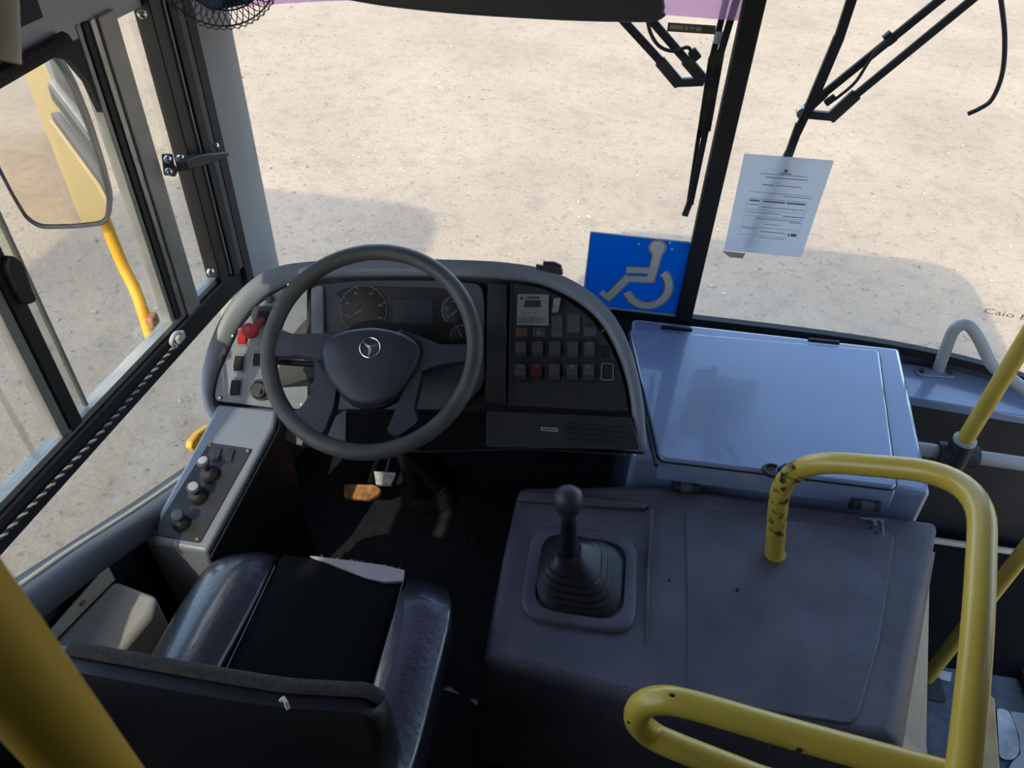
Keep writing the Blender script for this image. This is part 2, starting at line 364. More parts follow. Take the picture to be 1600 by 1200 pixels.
# A pillar left and right, front wall, windscreen header
pil = [V((WX(1.50), 1.50, 0)), V((WX(1.50) + 0.012, 1.56, 0)), V((-0.868, 1.63, 0)), V((-0.872, 1.70, 0)), V((-0.965, 1.74, 0)), V((-0.965, 1.50, 0))]
wp = struct('wall_front_pillar', loft([[p + V((0, 0, z)) for p in pil] for z in (-0.3, 2.08)]), 'pillar', 'grey front corner pillar between side window and windscreen', bevel=0.008)
struct('wall_front_pillar_right', box((1.47, 1.80, 0.9), (0.08, 0.2, 2.4)), 'pillar', 'grey right front corner pillar')
def wsline(z, off, n=28, x0=-0.915, x1=1.46): return [V((x0 + (x1 - x0) * i / n, WS(x0 + (x1 - x0) * i / n) + off, z)) for i in range(n + 1)]
def wsband(z0, z1, o0, o1, x0=-0.915, x1=1.46, n=28):
    return loft([wsline(z0, o0, n, x0, x1) + wsline(z0, o1, n, x0, x1)[::-1], wsline(z1, o0, n, x0, x1) + wsline(z1, o1, n, x0, x1)[::-1]])
struct('wall_front', wsband(-0.9, 0.45, 0.0, 0.02), 'darkgrey', 'dark front wall below the windscreen')
struct('wall_front_header', wsband(1.80, 2.08, -0.03, 0.03), 'pillar', 'grey header above the windscreen')
struct('trim_1', wsband(0.455, 0.482, -0.012, 0.012), 'rubber', 'black rubber seal along the windscreen bottom')
w2 = struct('window_2', wsband(0.48, 1.80, 0.004, 0.010, -0.915, 0.262), 'glass', 'left windscreen pane in front of the driver', sm=True)
obj('tint_film', wsband(1.318, 1.80, 0.001, 0.003, -0.912, 0.262), 'film', w2, label='violet tint film across the top of the pane')
struct('window_3', wsband(0.48, 1.80, 0.004, 0.010, 0.288, 1.46), 'glass', 'right windscreen pane on the passenger side')
dl = [aws(1166, -60, 0.012), aws(1166, 0, 0.012), aws(1063, 497, 0.012)]; dr = [aws(1204, -60, 0.012), aws(1200, 0, 0.012), aws(1090, 499, 0.012)]
struct('trim_2', loft([[V((0.250, 1.915, z)), V((0.299, 1.915, z)), V((0.299, 1.95, z)), V((0.250, 1.95, z))] for z in (0.47, 1.82)]), 'rubber', 'black upright divider between the windscreen panes', bevel=0.004)

# driver's side window: frame bars and panes
def wbar(y0, y1, z0, z1, d0, d1): # bar on the wall plane, d0 inwards, d1 outwards
    return loft([[wallpt(y0, z0, -d0), wallpt(y1, z0, -d0), wallpt(y1, z0, d1), wallpt(y0, z0, d1)], [wallpt(y0, z1, -d0), wallpt(y1, z1, -d0), wallpt(y1, z1, d1), wallpt(y0, z1, d1)]])
def wbarp(p0, p1, w0, din, dout):  # slanted bar given by two (y,z) ends and height
    (ya, za), (yb, zb) = p0, p1
    return loft([[wallpt(ya, za - w0, -din), wallpt(ya, za, -din), wallpt(ya, za, dout), wallpt(ya, za - w0, dout)], [wallpt(yb, zb - w0, -din), wallpt(yb, zb, -din), wallpt(yb, zb, dout), wallpt(yb, zb - w0, dout)]])
win = struct('window_1', gm(wbarp((-0.6, 0.83), (1.52, 0.775), 0.062, 0.012, 0.03)), 'rubber', 'black framed driver side window with sliding panes', bevel=0.004)
obj('lower_track', wbarp((-0.6, 0.846), (1.44, 0.793), 0.014, 0.004, 0.022), 'alu', win)
for k, (ya, yb, z0, m, di, do) in enumerate([(1.285, 1.335, 0.78, 'alu', 0.010, 0.02), (1.268, 1.284, 0.79, 'steel', 0.006, 0.02), (1.250, 1.266, 0.79, 'rubber', 0.004, 0.02), (1.236, 1.248, 0.79, 'alu', 0.002, 0.02),
        (1.425, 1.462, 0.78, 'black', 0.016, 0.02), (1.464, 1.470, 0.78, 'alu', 0.02, 0.0), (1.472, 1.497, 0.77, 'rubber', 0.024, 0.02), (1.499, 1.520, 0.77, 'darkgrey', 0.022, 0.02), (1.522, 1.555, 0.30, 'rubber', 0.022, 0.02),
        (0.885, 0.915, 0.80, 'rubber', 0.006, 0.02), (0.862, 0.882, 0.80, 'alu', 0.004, 0.02)]):
    obj('window_post', wbar(ya, yb, z0, 1.42, di, do), m, win, bevel=0.002)
# curved black corner of the sliding pane frame
obj('corner_gusset', prism([wallpt(1.24, 1.40, 0.0), wallpt(1.15, 1.40, 0.0), wallpt(1.20, 1.375, 0.0), wallpt(1.225, 1.33, 0.0), wallpt(1.24, 1.25, 0.0)], (-0.012, 0, 0)), 'rubber', win)
for ya, yb, off, z0 in ((0.915, 1.24, 0.012, 0.80), (0.80, 0.95, 0.004, 0.81), (1.335, 1.425, 0.006, 0.77)):
    obj('window_pane', wbar(ya, yb, z0, 1.41, -off, off + 0.005), 'side_glass', win)
obj('window_pane', wbar(-0.58, 0.815, 0.81, 1.74, -0.012, 0.017), 'side_glass', win)
obj('pane_edge', wbar(0.944, 0.950, 0.81, 1.41, -0.003, 0.010), 'alu', win)
lowg = [wallpt(-0.6, 0.70, 0.012), wallpt(0.3, 0.70, 0.012), wallpt(0.686, 0.59, 0.012), wallpt(0.997, 0.44, 0.012), wallpt(1.4, 0.27, 0.012), wallpt(1.52, 0.27, 0.012), wallpt(1.52, 0.74, 0.012), wallpt(-0.6, 0.80, 0.012)]
obj('lower_pane', prism(lowg, (-0.005, 0, 0)), 'side_glass', win)
obj('pane_handle', prism(fillet([aw(2, 395, 0.004), aw(22, 408, 0.004), aw(38, 455, 0.004), aw(46, 468, 0.004), aw(28, 476, 0.004), aw(0, 420, 0.004)], 0.01, 3, True), (0.016, 0, 0)), 'rubber', win, bevel=0.004)
# latch over the front post
lt = thing('window_latch', 'black metal latch with round bolts on the front window post', 'latch', aw(300, 260))
obj('latch_body', loft([[aw(272, 252, .026), aw(283, 247, .026), aw(300, 241, .03), aw(318, 239, .032), aw(345, 236, .03), aw(347, 246, .03), aw(330, 253, .03), aw(300, 263, .03), aw(278, 270, .026)], [p + V((0.022, 0, 0.004)) for p in [aw(274, 254, .026), aw(284, 249, .026), aw(300, 243, .03), aw(318, 241, .032), aw(343, 238, .03), aw(345, 245, .03), aw(330, 251, .03), aw(300, 261, .03), aw(280, 267, .026)]]]), 'charcoal', lt, bevel=0.003)
obj('latch_plate', prism(fillet([aw(252, 240, .004), aw(266, 240, .004), aw(268, 258, .004), aw(276, 262, .004), aw(270, 276, .004), aw(256, 274, .004)], 0.006, 3, True), (0.006, 0, 0)), 'charcoal', lt)
for p in ((262, 249), (264, 268), (282, 247), (337, 228)): obj('bolt', ellipsoid(aw(*p, .022), (0.008, 0.008, 0.008), 10, 6), 'chrome', lt)
for i, (p, l) in enumerate((((222, 22), 'round steel bolt at the top of the black window post'), ((329, 425), 'round steel bolt at the bottom of the black window post'))):
    tag(obj('bolt', ellipsoid(aw(*p, .016), (0.009, 0.009, 0.009), 12, 8), 'chrome'), l, 'bolt')
# cord and hook on the bar
hk = thing('cord_hook', 'small white plastic hook on the black window bar', 'hook', aw(275, 530, .014))
obj('hook_body', tube(smooth([aw(283, 521, .016), aw(276, 520, .022), aw(270, 527, .026), aw(268, 536, .026), aw(275, 541, .024)], 4), 0.005, 8), 'white_plastic', hk)
obj('hook_base', box(aw(281, 527, .016), (0.012, 0.03, 0.02)), 'white_plastic', hk, bevel=0.003)
cp = [aw(276, 538, .022), aw(230, 592, .022), aw(170, 662, .022), aw(90, 748, .022), aw(0, 842, .022), aw(-60, 905, .022)]
cp = smooth(cp, 40)
cr = thing('braided_cord', 'black and white twisted cord running along the window bar', 'cord', cp[0])
L0 = 0.0; pa, pb = [], []
for i, p in enumerate(cp):
    if i: L0 += (p - cp[i - 1]).length
    a = L0 / 0.024 * 2 * math.pi; o = V((math.cos(a), math.sin(a) * 0.7, math.sin(a) * 0.7)) * 0.0022
    pa.append(p + o); pb.append(p - o)
obj('dark_strand', tube(pa, 0.0030, 6), 'rubber', cr); obj('light_strand', tube(pb, 0.0026, 6), 'cord_light', cr)

# ================================================================ STEERING WHEEL
T = math.radians(35); CW = V((-0.475, 1.272, 0.763)); EU = V((0, math.cos(T), math.sin(T))); EN = V((0, -math.sin(T), math.cos(T))); EX = V((1, 0, 0)); RW = 0.232
sw = thing('steering_wheel', 'large black four spoke steering wheel with a star badge', 'steering wheel', CW)
obj('rim', tube([CW + (EX * math.cos(a) + EU * math.sin(a)) * RW for a in (2 * math.pi * k / 72 for k in range(72))], 0.0185, 16, True), 'rim', sw)
def whp(px, py, off=0.0): return apl(px, py, CW + EN * off, EN)
hubc = whp(580, 565)
padp = fillet([whp(*p) for p in ((504, 548), (512, 532), (545, 519), (585, 514), (625, 521), (652, 536), (660, 552), (648, 585), (622, 622), (592, 636), (568, 636), (545, 628), (512, 590))], 0.02, 4, True)
def inset(poly, f, off, c): return [c + (p - c) * f + off for p in poly]
obj('hub_pad', loft([inset(padp, 1.0, EN * -0.03, hubc), inset(padp, 1.0, EN * 0.012, hubc), inset(padp, 0.975, EN * 0.018, hubc), inset(padp, 0.88, EN * 0.023, hubc), inset(padp, 0.5, EN * 0.027, hubc)]), 'hub', sw, ang=50)
obj('pad_gap', loft([inset(padp, 1.035, EN * -0.02, hubc), inset(padp, 1.035, EN * 0.004, hubc)]), 'black', sw)
def spoke(pts, name='spoke'):
    P = fillet([whp(*p) for p in pts], 0.012, 4, True); c = sum(P, V()) / len(P)
    return obj(name, loft([inset(P, 0.97, EN * -0.022, c), inset(P, 1.0, EN * -0.012, c), inset(P, 1.0, EN * 0.000, c), inset(P, 0.93, EN * 0.008, c)]), 'hub', sw, ang=50)
spoke(((418, 498), (438, 515), (458, 522), (508, 521), (545, 515), (540, 600), (507, 585), (496, 562), (470, 557), (415, 560)))
spoke(((620, 515), (658, 526), (690, 539), (745, 538), (742, 568), (725, 566), (684, 573), (664, 580), (630, 600)))
spoke(((492, 556), (512, 562), (530, 605), (524, 640), (514, 664), (506, 684), (466, 668), (452, 648), (470, 640), (484, 618), (494, 590)))
spoke(((664, 560), (660, 585), (655, 610), (648, 640), (656, 662), (622, 686), (603, 676), (614, 652), (624, 626), (636, 600)))
obj('column_shroud', loft([[CW + EN * h + (EX * math.cos(a) * rx + EU * math.sin(a) * ry) for a in (2 * math.pi * k / 20 for k in range(20))] for h, rx, ry in ((-0.02, 0.085, 0.075), (-0.06, 0.09, 0.08), (-0.12, 0.07, 0.07), (-0.2, 0.05, 0.05))]), 'black', sw)
bc = whp(579, 544, 0.0235)
bd = obj('badge', lathe([(0.0295, -0.004), (0.0295, 0.001), (0.026, 0.003), (0.0235, 0.002)], bc, EN, 28), 'black', sw, label='round badge with a three pointed star')
obj('badge_ring', tube([bc + EN * 0.004 + (EX * math.cos(a) + EU * math.sin(a)) * 0.0225 for a in (2 * math.pi * k / 36 for k in range(36))], 0.0018, 8, True), 'chrome', bd)
st = []
for k in range(3):
    a = math.radians(90 + 120 * k + 180); 
    for s in (0,): pass
star = []
for k in range(6):
    a = math.radians(270 + 60 * k); r = 0.0225 if k % 2 == 0 else 0.0045
    star.append(bc + EN * 0.0035 + (EX * math.cos(a) + EU * math.sin(a)) * r)
sv = star + [bc + EN * 0.007]; obj('star', (sv, [(i, (i + 1) % 6, 6) for i in range(6)] + [tuple(range(5, -1, -1))]), 'chrome', bd, sm=False)
# column under the wheel
scn = thing('steering_column', 'dark steering column running down to the floor', 'steering column', (-0.47, 1.5, 0.0))
c0 = CW - EN * 0.21; c1 = V((-0.43, 1.52, 0.0))
obj('column_tube', tube([c0, c0 * 0.6 + c1 * 0.4, c1], [0.06, 0.058, 0.066], 16), 'black', scn)
obj('floor_boot', lathe([(0.095, 0), (0.09, 0.02), (0.07, 0.05), (0.075, 0.06), (0.062, 0.09)], c1, (0, 0, 1), 20), 'rubber', scn)
sp = whp(430, 564, -0.045)
stk = obj('stalk', tube([whp(520, 570, -0.06), whp(470, 568, -0.05), sp], [0.007, 0.007, 0.009], 10), 'black', scn)
obj('stalk_tip', tube([sp, whp(426, 563, -0.045)], 0.0095, 10), 'red_dark', stk)

# ================================================================ DASHBOARD
ds = thing('dashboard', 'curved blue grey dashboard with instrument cluster and switch panels', 'dashboard', (-0.36, 1.55, 0.4))
OUT = [(330, 655), (318, 632), (314, 600), (320, 560), (334, 520), (358, 475), (392, 438), (432, 417), (480, 409), (560, 405), (640, 405), (720, 406), (790, 410), (850, 420), (900, 441), (940, 470), (970, 510), (990, 560), (1002, 610), (1008, 660), (1010, 705)]
INN = [(336, 634), (334, 628), (333, 612), (340, 585), (352, 556), (374, 510), (404, 472), (436, 450), (482, 437), (560, 432), (640, 431), (720, 432), (790, 436), (845, 444), (890, 464), (926, 490), (952, 525), (972, 570), (983, 612), (988, 650), (990, 668)]
BOT_O = [(980, 703), (900, 697), (820, 694), (740, 695), (640, 698), (560, 699), (480, 697), (446, 688), (412, 662)]
BOT_I = [(975, 655), (900, 652), (820, 648), (740, 650), (640, 652), (560, 655), (490, 648), (455, 642), (400, 638)]
def sm2(pts, n=3): return [(p.x, p.y) for p in smooth([V((a, b, 0)) for a, b in pts], n)]
OUTs, INNs = sm2(OUT), sm2(INN); BOs, BIs = sm2(BOT_O), sm2(BOT_I)
OO, II = OUTs + BOs, INNs + BIs
BK = V((0, 0.17, -0.20))
ro = [af(*p, 0.0) for p in OO]; rin = [af(*p, 0.004) for p in II]
def blend(a, b, t): return [(p[0] * (1 - t) + q[0] * t, p[1] * (1 - t) + q[1] * t) for p, q in zip(a, b)]
rings = [[p - FN * 0.03 for p in [af(*q) for q in II]], [af(*q, -0.004) for q in II], [af(*q, 0.004) for q in blend(II, OO, 0.12)], [af(*q, 0.007) for q in blend(II, OO, 0.55)], [af(*q, 0.002) for q in blend(II, OO, 0.92)], ro, [p + BK * 0.12 for p in ro], [p + BK for p in ro]]
obj('shell', loft(rings, True, False), 'shell', ds, ang=60)
# back plate closing the shell behind the panels
cen = V((-0.40, 1.44, 0.66))
bpv = [p - FN * 0.024 for p in [af(*q) for q in II]]; n = len(bpv)
obj('back_plate', (bpv + [cen - FN * 0.024], [(i, (i + 1) % n, n) for i in range(n)]), 'charcoal', ds, sm=False)
bpk = [p + BK * 0.98 for p in ro]; n = len(bpk)
obj('rear_panel', (bpk + [cen + BK], [(i, (i + 1) % n, n) for i in range(n)]), 'charcoal', ds, sm=False)
def panel(name, pts, off, th, m, parent, r=0.008, bevel=0.0015, label=None):
    P = fillet([af(*p, off) for p in pts], r, 4, True)
    return obj(name, prism(P, -FN * th), m, parent, bevel=bevel, label=label)
# left silver panel
LP = [(336, 626), (336, 612), (342, 586), (354, 557), (376, 512), (406, 474), (437, 453), (474, 441), (480, 445), (481, 640), (420, 637)]
lpn = panel('left_panel', LP, 0.000, 0.015, 'silver_panel', ds, 0.012, label='worn silver grey panel left of the wheel')
for p in ((344, 621), (363, 525), (451, 441), (470, 632)): screw(af(p[0], p[1] + (4 if p[1] < 450 else 0), 0.001), FN, 0.0045, lpn)
def rocker(cx, cy, w, h, m, base, parent, tilt=0.006, off=0.002, sk=0.0):
    q = [(cx - w / 2 + sk, cy - h / 2), (cx + w / 2 + sk, cy - h / 2), (cx + w / 2 - sk, cy + h / 2), (cx - w / 2 - sk, cy + h / 2)]
    b = panel('rocker_switch', q, off, 0.006, base, parent, 0.004)
    s = 0.74; qi = [(cx + (x - cx) * s, cy + (y - cy) * s) for x, y in q]
    A = [af(*p, off + 0.001) for p in qi]; mid1 = (A[0] + A[3]) / 2; mid2 = (A[1] + A[2]) / 2
    top = [A[0] + FN * 0.002, A[1] + FN * 0.002, mid2 * 0.6 + A[2] * 0.4 + FN * tilt, mid1 * 0.6 + A[3] * 0.4 + FN * tilt, A[2] + FN * 0.001, A[3] + FN * 0.001]
    vs = top + A; fs = [(0, 1, 2, 3), (3, 2, 4, 5), (0, 3, 5, 9, 6), (1, 7, 8, 4, 2), (0, 6, 7, 1), (5, 4, 8, 9), (6, 9, 8, 7)]
    obj('rocker', (vs, fs), m, b, bevel=0.0012)
    return b
rocker(379, 527, 17, 30, 'red', 'silver_panel', lpn, 0.006, 0.002, 1.5)
rocker(373, 568, 18, 32, 'rubber', 'silver_panel', lpn, 0.006, 0.002, 1.5)
rocker(368, 606, 19, 32, 'rubber', 'silver_panel', lpn, 0.006, 0.002, 1.5)
rocker(403, 562, 18, 26, 'rubber', 'silver_panel', lpn, 0.005, 0.002, 1.5)
dk = obj('rotary_knob', lathe([(0.026, 0), (0.026, 0.006), (0.021, 0.007), (0.020, 0.016), (0.017, 0.019)], af(408, 609, 0.001), FN, 24), 'rubber', lpn)
obj('knob_grip', box(af(408, 609, 0.022), (0.006, 0.03, 0.008)), 'darkgrey', dk, bevel=0.002)
obj('push_button', lathe([(0.009, 0), (0.009, 0.004), (0.007, 0.006), (0.007, 0.011), (0.004, 0.013)], af(423, 468, 0.001), FN, 16), 'darkgrey', lpn)
vh = panel('valve_housing', [(395, 478), (424, 478), (428, 500), (420, 510), (395, 508), (391, 492)], 0.012, 0.014, 'darkgrey', lpn, 0.008, 0.003)
panel('valve_slot', [(404, 486), (422, 486), (418, 506), (402, 506)], 0.014, 0.004, 'black', vh, 0.004)
hv = obj('brake_lever', tube([af(410, 500, 0.012), af(402, 509, 0.035), af(397, 514, 0.045)], [0.009, 0.010, 0.012], 12), 'red_dark', lpn, label='red brake lever with round knob')
obj('lever_knob', ellipsoid(af(391, 517, 0.052), (0.021, 0.017, 0.020), 18, 10), 'red_dark', hv)
# cluster
panel('cluster_surround', [(486, 446), (560, 438), (700, 438), (752, 444), (757, 470), (757, 600), (720, 640), (486, 640)], 0.0, 0.016, 'darkgrey', ds, 0.02, label='grey surround of the instrument cluster')
panel('cluster_cheek', [(486, 450), (504, 446), (506, 560), (486, 560)], 0.012, 0.02, 'shell', ds, 0.008)
cl = panel('instrument_cluster', [(508, 560), (508, 500), (514, 470), (530, 453), (556, 447), (690, 450), (716, 458), (733, 480), (738, 560)], 0.003, 0.008, 'dial', ds, 0.02, label='dark instrument cluster with dials and small display')
def pxv(cx, cy, off): # local right and up vectors on the dash face near a pixel
    a = af(cx, cy, off); return a, (af(cx + 5, cy + 0.6, off) - a).normalized(), (af(cx + 0.5, cy - 5, off) - a).normalized()
def dial(cx, cy, R, a0, a1, nt, name, needle, nums, numr=0.72, ns=0.0085):
    o, ex, ey = pxv(cx, cy, 0.005)
    d = obj(name, lathe([(R, 0), (R, 0.001), (R * 0.97, 0.0014)], o, FN, 40), 'dial', cl)
    arc = [o + FN * 0.002 + (ex * math.cos(a) + ey * math.sin(a)) * R * 0.98 for a in (math.radians(a0 + (a1 - a0) * k / 40) for k in range(41))]
    obj('dial_ring', tube(arc, 0.0006, 4), 'marking', d)
    tk = []
    for k in range(nt + 1):
        a = math.radians(a0 + (a1 - a0) * k / nt); u = ex * math.cos(a) + ey * math.sin(a); l = 0.84 if k % 2 == 0 else 0.9
        tk.append(tube([o + FN * 0.002 + u * R * l, o + FN * 0.002 + u * R * 0.97], 0.0007, 4))
    obj('dial_ticks', gm(*tk), 'marking', d)
    for s, a in nums:
        a = math.radians(a); obj('numeral', text(s, ns, o + (ex * math.cos(a) + ey * math.sin(a)) * R * numr, ex, ey, 0.0025), 'marking', d, sm=False)
    a = math.radians(needle); u = ex * math.cos(a) + ey * math.sin(a)
    obj('needle', tube([o + FN * 0.004, o + FN * 0.004 + u * R * 0.7], [0.0014, 0.0006], 6), 'marking', d)
dial(568, 484, 0.060, 240, -60, 14, 'speed_dial', 215, [('20', 205), ('40', 165), ('60', 122), ('80', 70), ('100', 20), ('120', -20)])
dial(714, 486, 0.038, 230, 110, 8, 'rev_dial', 222, [('0', 212), ('1/2', 172), ('1/1', 122)], 0.68, 0.007)
dial(722, 527, 0.030, 180, 0, 6, 'pressure_dial', 120, [('0', 165), ('10', 20)], 0.62, 0.006)
panel('display', [(613, 467), (677, 468), (676, 507), (612, 505)], 0.0065, 0.002, 'lcd', cl, 0.004)
obj('display_frame', tube([af(x, y, 0.0075) for x, y in ((611, 465), (679, 466), (678, 508), (610, 507))], 0.0008, 4, True), 'darkgrey', cl)
# strip between cluster and switch panel
panel('centre_strip', [(762, 442), (792, 444), (790, 634), (758, 628)], 0.003, 0.012, 'charcoal', ds, 0.008)
spn = panel('switch_panel', [(799, 441), (846, 450), (888, 470), (922, 496), (948, 530), (967, 572), (978, 612), (983, 644), (795, 634)], 0.000, 0.016, 'charcoal', ds, 0.012, label='dark panel full of rocker switches')
obj('panel_edge', tube([af(x, y, 0.002) for x, y in ((799, 441), (797, 520), (795, 634))], 0.0012, 6), 'darkgrey', spn)
for p in ((806, 447), (942, 517), (801, 630), (978, 638)): screw(af(*p, 0.001), FN, 0.004, spn, 'darkgrey')
md = panel('control_module', [(809, 459), (858, 460), (857, 509), (807, 508)], 0.008, 0.010, 'module', spn, 0.003, label='grey control module with small screen and buttons')
panel('module_screen', [(820, 469), (845, 469), (845, 480), (819, 480)], 0.009, 0.002, 'lcd', md, 0.001, 0)
o, ex, ey = pxv(815, 466, 0.0095); obj('module_logo', lathe([(0.0045, 0), (0.0045, 0.0006)], o, FN, 14), 'darkgrey', md)
panel('module_label', [(823, 463), (843, 463), (843, 467), (823, 467)], 0.009, 0.002, 'darkgrey', md, 0.0005, 0)
for x in (818, 827, 835): o, ex, ey = pxv(x, 489, 0.0095); obj('led', lathe([(0.0016, 0), (0.0016, 0.0005)], o, FN, 8), 'ink', md)
for x, s in ((813, 'menu'), (825, '▲'), (836, '▼'), (848, '✱')):
    b = panel('module_button', [(x - 4.5, 496), (x + 4.5, 496), (x + 4.5, 503.5), (x - 4.5, 503.5)], 0.0095, 0.002, 'darkgrey', md, 0.0005, 0)
    panel('button_face', [(x - 3.8, 496.8), (x + 3.8, 496.8), (x + 3.8, 502.8), (x - 3.8, 502.8)], 0.010, 0.002, 'module', b, 0.0005, 0)
    o, ex, ey = pxv(x, 499.6, 0.0102)
    if s == 'menu': obj('button_mark', text('ok', 0.006, o, ex, ey), 'ink', b, sm=False)
    else:
        a = 0.0022; obj('button_mark', (([o + ex * a * math.cos(t) + ey * a * math.sin(t) for t in ((1.57, 3.67, 5.76) if s == '▲' else (4.71, 0.52, 2.62) if s == '▼' else (0, 1.57, 3.14, 4.71))]), [(0, 1, 2) if s in '▲▼' else (0, 1, 2, 3)]), 'ink', b, sm=False)
# slanted light switch cap beside the module
o = [af(865, 466, 0.012), af(876, 465, 0.012), af(874, 478, 0.022), af(872, 488, 0.012), af(862, 488, 0.012), af(864, 478, 0.022)]
obj('light_rocker', gm(prism([o[0], o[1], o[2], o[5]], -FN * 0.012), prism([o[5], o[2], o[3], o[4]], -FN * 0.012)), 'module', spn, bevel=0.001)
for cx, cy, wd, hh, m in ((815, 519, 17, 14, 'amber'), (842, 519, 19, 15, 'switch'), (870, 503, 17, 20, 'switch'), (870, 520, 17, 14, 'switch'), (896, 505, 20, 30, 'darkgrey'), (922, 518, 20, 14, 'darkgrey')):
    panel('indicator_cap', [(cx - wd / 2, cy - hh / 2), (cx + wd / 2, cy - hh / 2), (cx + wd / 2, cy + hh / 2), (cx - wd / 2, cy + hh / 2)], 0.004, 0.005, m, spn, 0.002)
def wheelchair(o, ex, ey, s): # small wheelchair mark
    g = [tube([o + (ex * math.cos(a) + ey * math.sin(a)) * s * 0.34 + ex * s * 0.05 - ey * s * 0.12 for a in (math.radians(150 + 240 * k / 14) for k in range(15))], s * 0.06, 4), lathe([(s * 0.11, 0), (s * 0.11, 0.0004)], o + ey * s * 0.5 + ex * s * 0.05, FN, 8), tube([o + ey * s * 0.38 + ex * s * 0.05, o + ex * s * 0.05 - ey * s * 0.02, o - ex * s * 0.3 - ey * s * 0.05, o - ex * s * 0.45 - ey * s * 0.4], s * 0.06, 4)]
    return gm(*g)
o, ex, ey = pxv(842, 519, 0.0046); obj('switch_mark', wheelchair(o, ex, ey, 0.010), 'marking', spn)
for rowy, xs in ((546, (814, 840, 867, 895, 921)), (581, (813, 838, 866, 894, 920))):
    for i, x in enumerate(xs):
        r = rocker(x, rowy, 23, 33, 'switch_red' if (rowy == 581 and i == 1) else 'switch', 'rubber', spn, 0.012, 0.002, 0.0)
        o, ex, ey = pxv(x, rowy - 8, 0.0075)
        if rowy == 581 and i in (0, 3):
            obj('switch_mark', gm(*[tube([o + ex * d * 0.0025 + ey * 0.002, o + ex * d * 0.0025 - ey * 0.002], 0.0006, 4) for d in (-1, 0, 1)], tube([o - ex * 0.004 + ey * 0.0025, o + ex * 0.004 + ey * 0.0025], 0.0006, 4)), 'marking', r)
        elif (rowy, i) in ((581, 1), (546, 4), (581, 4)):
            obj('switch_mark', gm(tube([o + (ex * math.cos(a) + ey * math.sin(a)) * 0.0028 for a in (k * math.pi / 5 for k in range(10))], 0.0005, 4, True), tube([o - ex * 0.0045, o + ex * 0.0045], 0.0004, 4)), 'marking', r)
panel('blank_hole', [(937, 540), (953, 540), (954, 560), (938, 560)], 0.001, 0.004, 'black', spn, 0.002)
bf = panel('blank_cap', [(937, 565), (961, 565), (961, 597), (937, 597)], 0.003, 0.006, 'rubber', spn, 0.004)
obj('cap_rim', tube(fillet([af(x, y, 0.004) for x, y in ((940, 568), (958, 568), (958, 594), (939, 594))], 0.004, 3, True), 0.0010, 5, True), 'grey_tube', bf)
# lower strip with air slots
low = panel('lower_panel', [(760, 642), (986, 652), (1000, 703), (760, 699)], 0.013, 0.012, 'charcoal', ds, 0.006)
for k in range(4):
    panel('air_slat', [(884, 660 + k * 8), (972, 666 + k * 8), (973, 669.5 + k * 8), (884, 663.5 + k * 8)], 0.017, 0.006, 'rubber', low, 0.001, 0)
panel('small_plate', [(845, 667), (872, 669), (872, 675), (845, 673)], 0.0145, 0.003, 'marking', low, 0.001, 0)
panel('small_plate_print', [(848, 669), (869, 670.5), (869, 673), (848, 671.5)], 0.015, 0.002, 'darkgrey', low, 0.0005, 0)
panel('lower_cover', [(486, 646), (762, 646), (762, 700), (470, 700)], 0.012, 0.012, 'matteblack', ds, 0.006)
# flap below the dash seen through the wheel, under-dash tray left and right
obj('knee_panel', prism([af(508, 662, 0.016), af(540, 640, 0.016), af(540, 692, 0.016), af(500, 690, 0.016)], (0, 0.01, -0.008)), 'darkgrey', ds)
obj('underside', prism([af(x, y) + V((0, 0.02, -0.02)) for x, y in ((446, 690), (640, 700), (820, 696), (1006, 706))] + [V((0.16, 1.75, 0.36)), V((-0.85, 1.7, 0.36))], (0, 0.01, -0.02)), 'black', ds)
# sensor on the dash top
sn = thing('dash_sensor', 'small black ribbed box on the dashboard top', 'sensor', af(858, 418))
A = [af(837, 413, 0.003), af(878, 420, 0.003), af(879, 430, 0.003), af(838, 423, 0.003)]
obj('sensor_base', prism(A, (0, 0.026, -0.014)), 'charcoal', sn, bevel=0.002)
B = [af(848, 411, 0.0), af(866, 412, 0.0), af(876, 417, 0.0), af(877, 424, 0.0), af(848, 419, 0.0)]
obj('sensor_cap', prism([p + V((0, 0.006, 0.001)) for p in B], (0, 0.022, -0.012)), 'charcoal', sn, bevel=0.002)

# ================================================================ SIDE CONSOLE with three knobs
def cz(px, py): # sloping top of the console
    p0 = V((-0.79, 1.19, 0.55)); n = V((0, -0.345, 1)).normalized(); return apl(px, py, p0, n)
CN = V((0, -0.33, 0.94)).normalized()
sc = thing('side_console', 'blue grey side console with black plate beside the driver seat', 'console', (-0.80, 1.03, 0))
ct = [cz(325, 660), cz(428, 665), cz(322, 862), cz(224, 846)]
bt = [V((p.x + (0.0 if i in (0, 3) else -0.02), p.y, 0.0)) for i, p in enumerate(ct)]; bt[2] += V((-0.03, 0.02, 0)); bt[3] += V((0.0, 0.02, 0))
ct2 = [cz(340, 630), cz(432, 640), ct[1], ct[2], ct[3], ct[0]]
bt2 = [V((p.x, p.y, 0.0)) for p in ct2[:2]] + [bt[1], bt[2], bt[3], bt[0]]
obj('console_body', loft([bt2, ct2]), 'shell', sc, bevel=0.008, segs=3)
obj('side_cover', prism([ct2[1] + V((0.004, 0.01, -0.018)), ct[1] + V((0.004, 0.0, -0.018)), ct[2] + V((0.004, 0.0, -0.018)), bt[2] + V((0.006, 0, 0.002)), bt[1] + V((0.006, 0, 0.002)), V((ct2[1].x + 0.004, ct2[1].y + 0.01, 0.002))], (0.004, 0, 0)), 'black', sc)
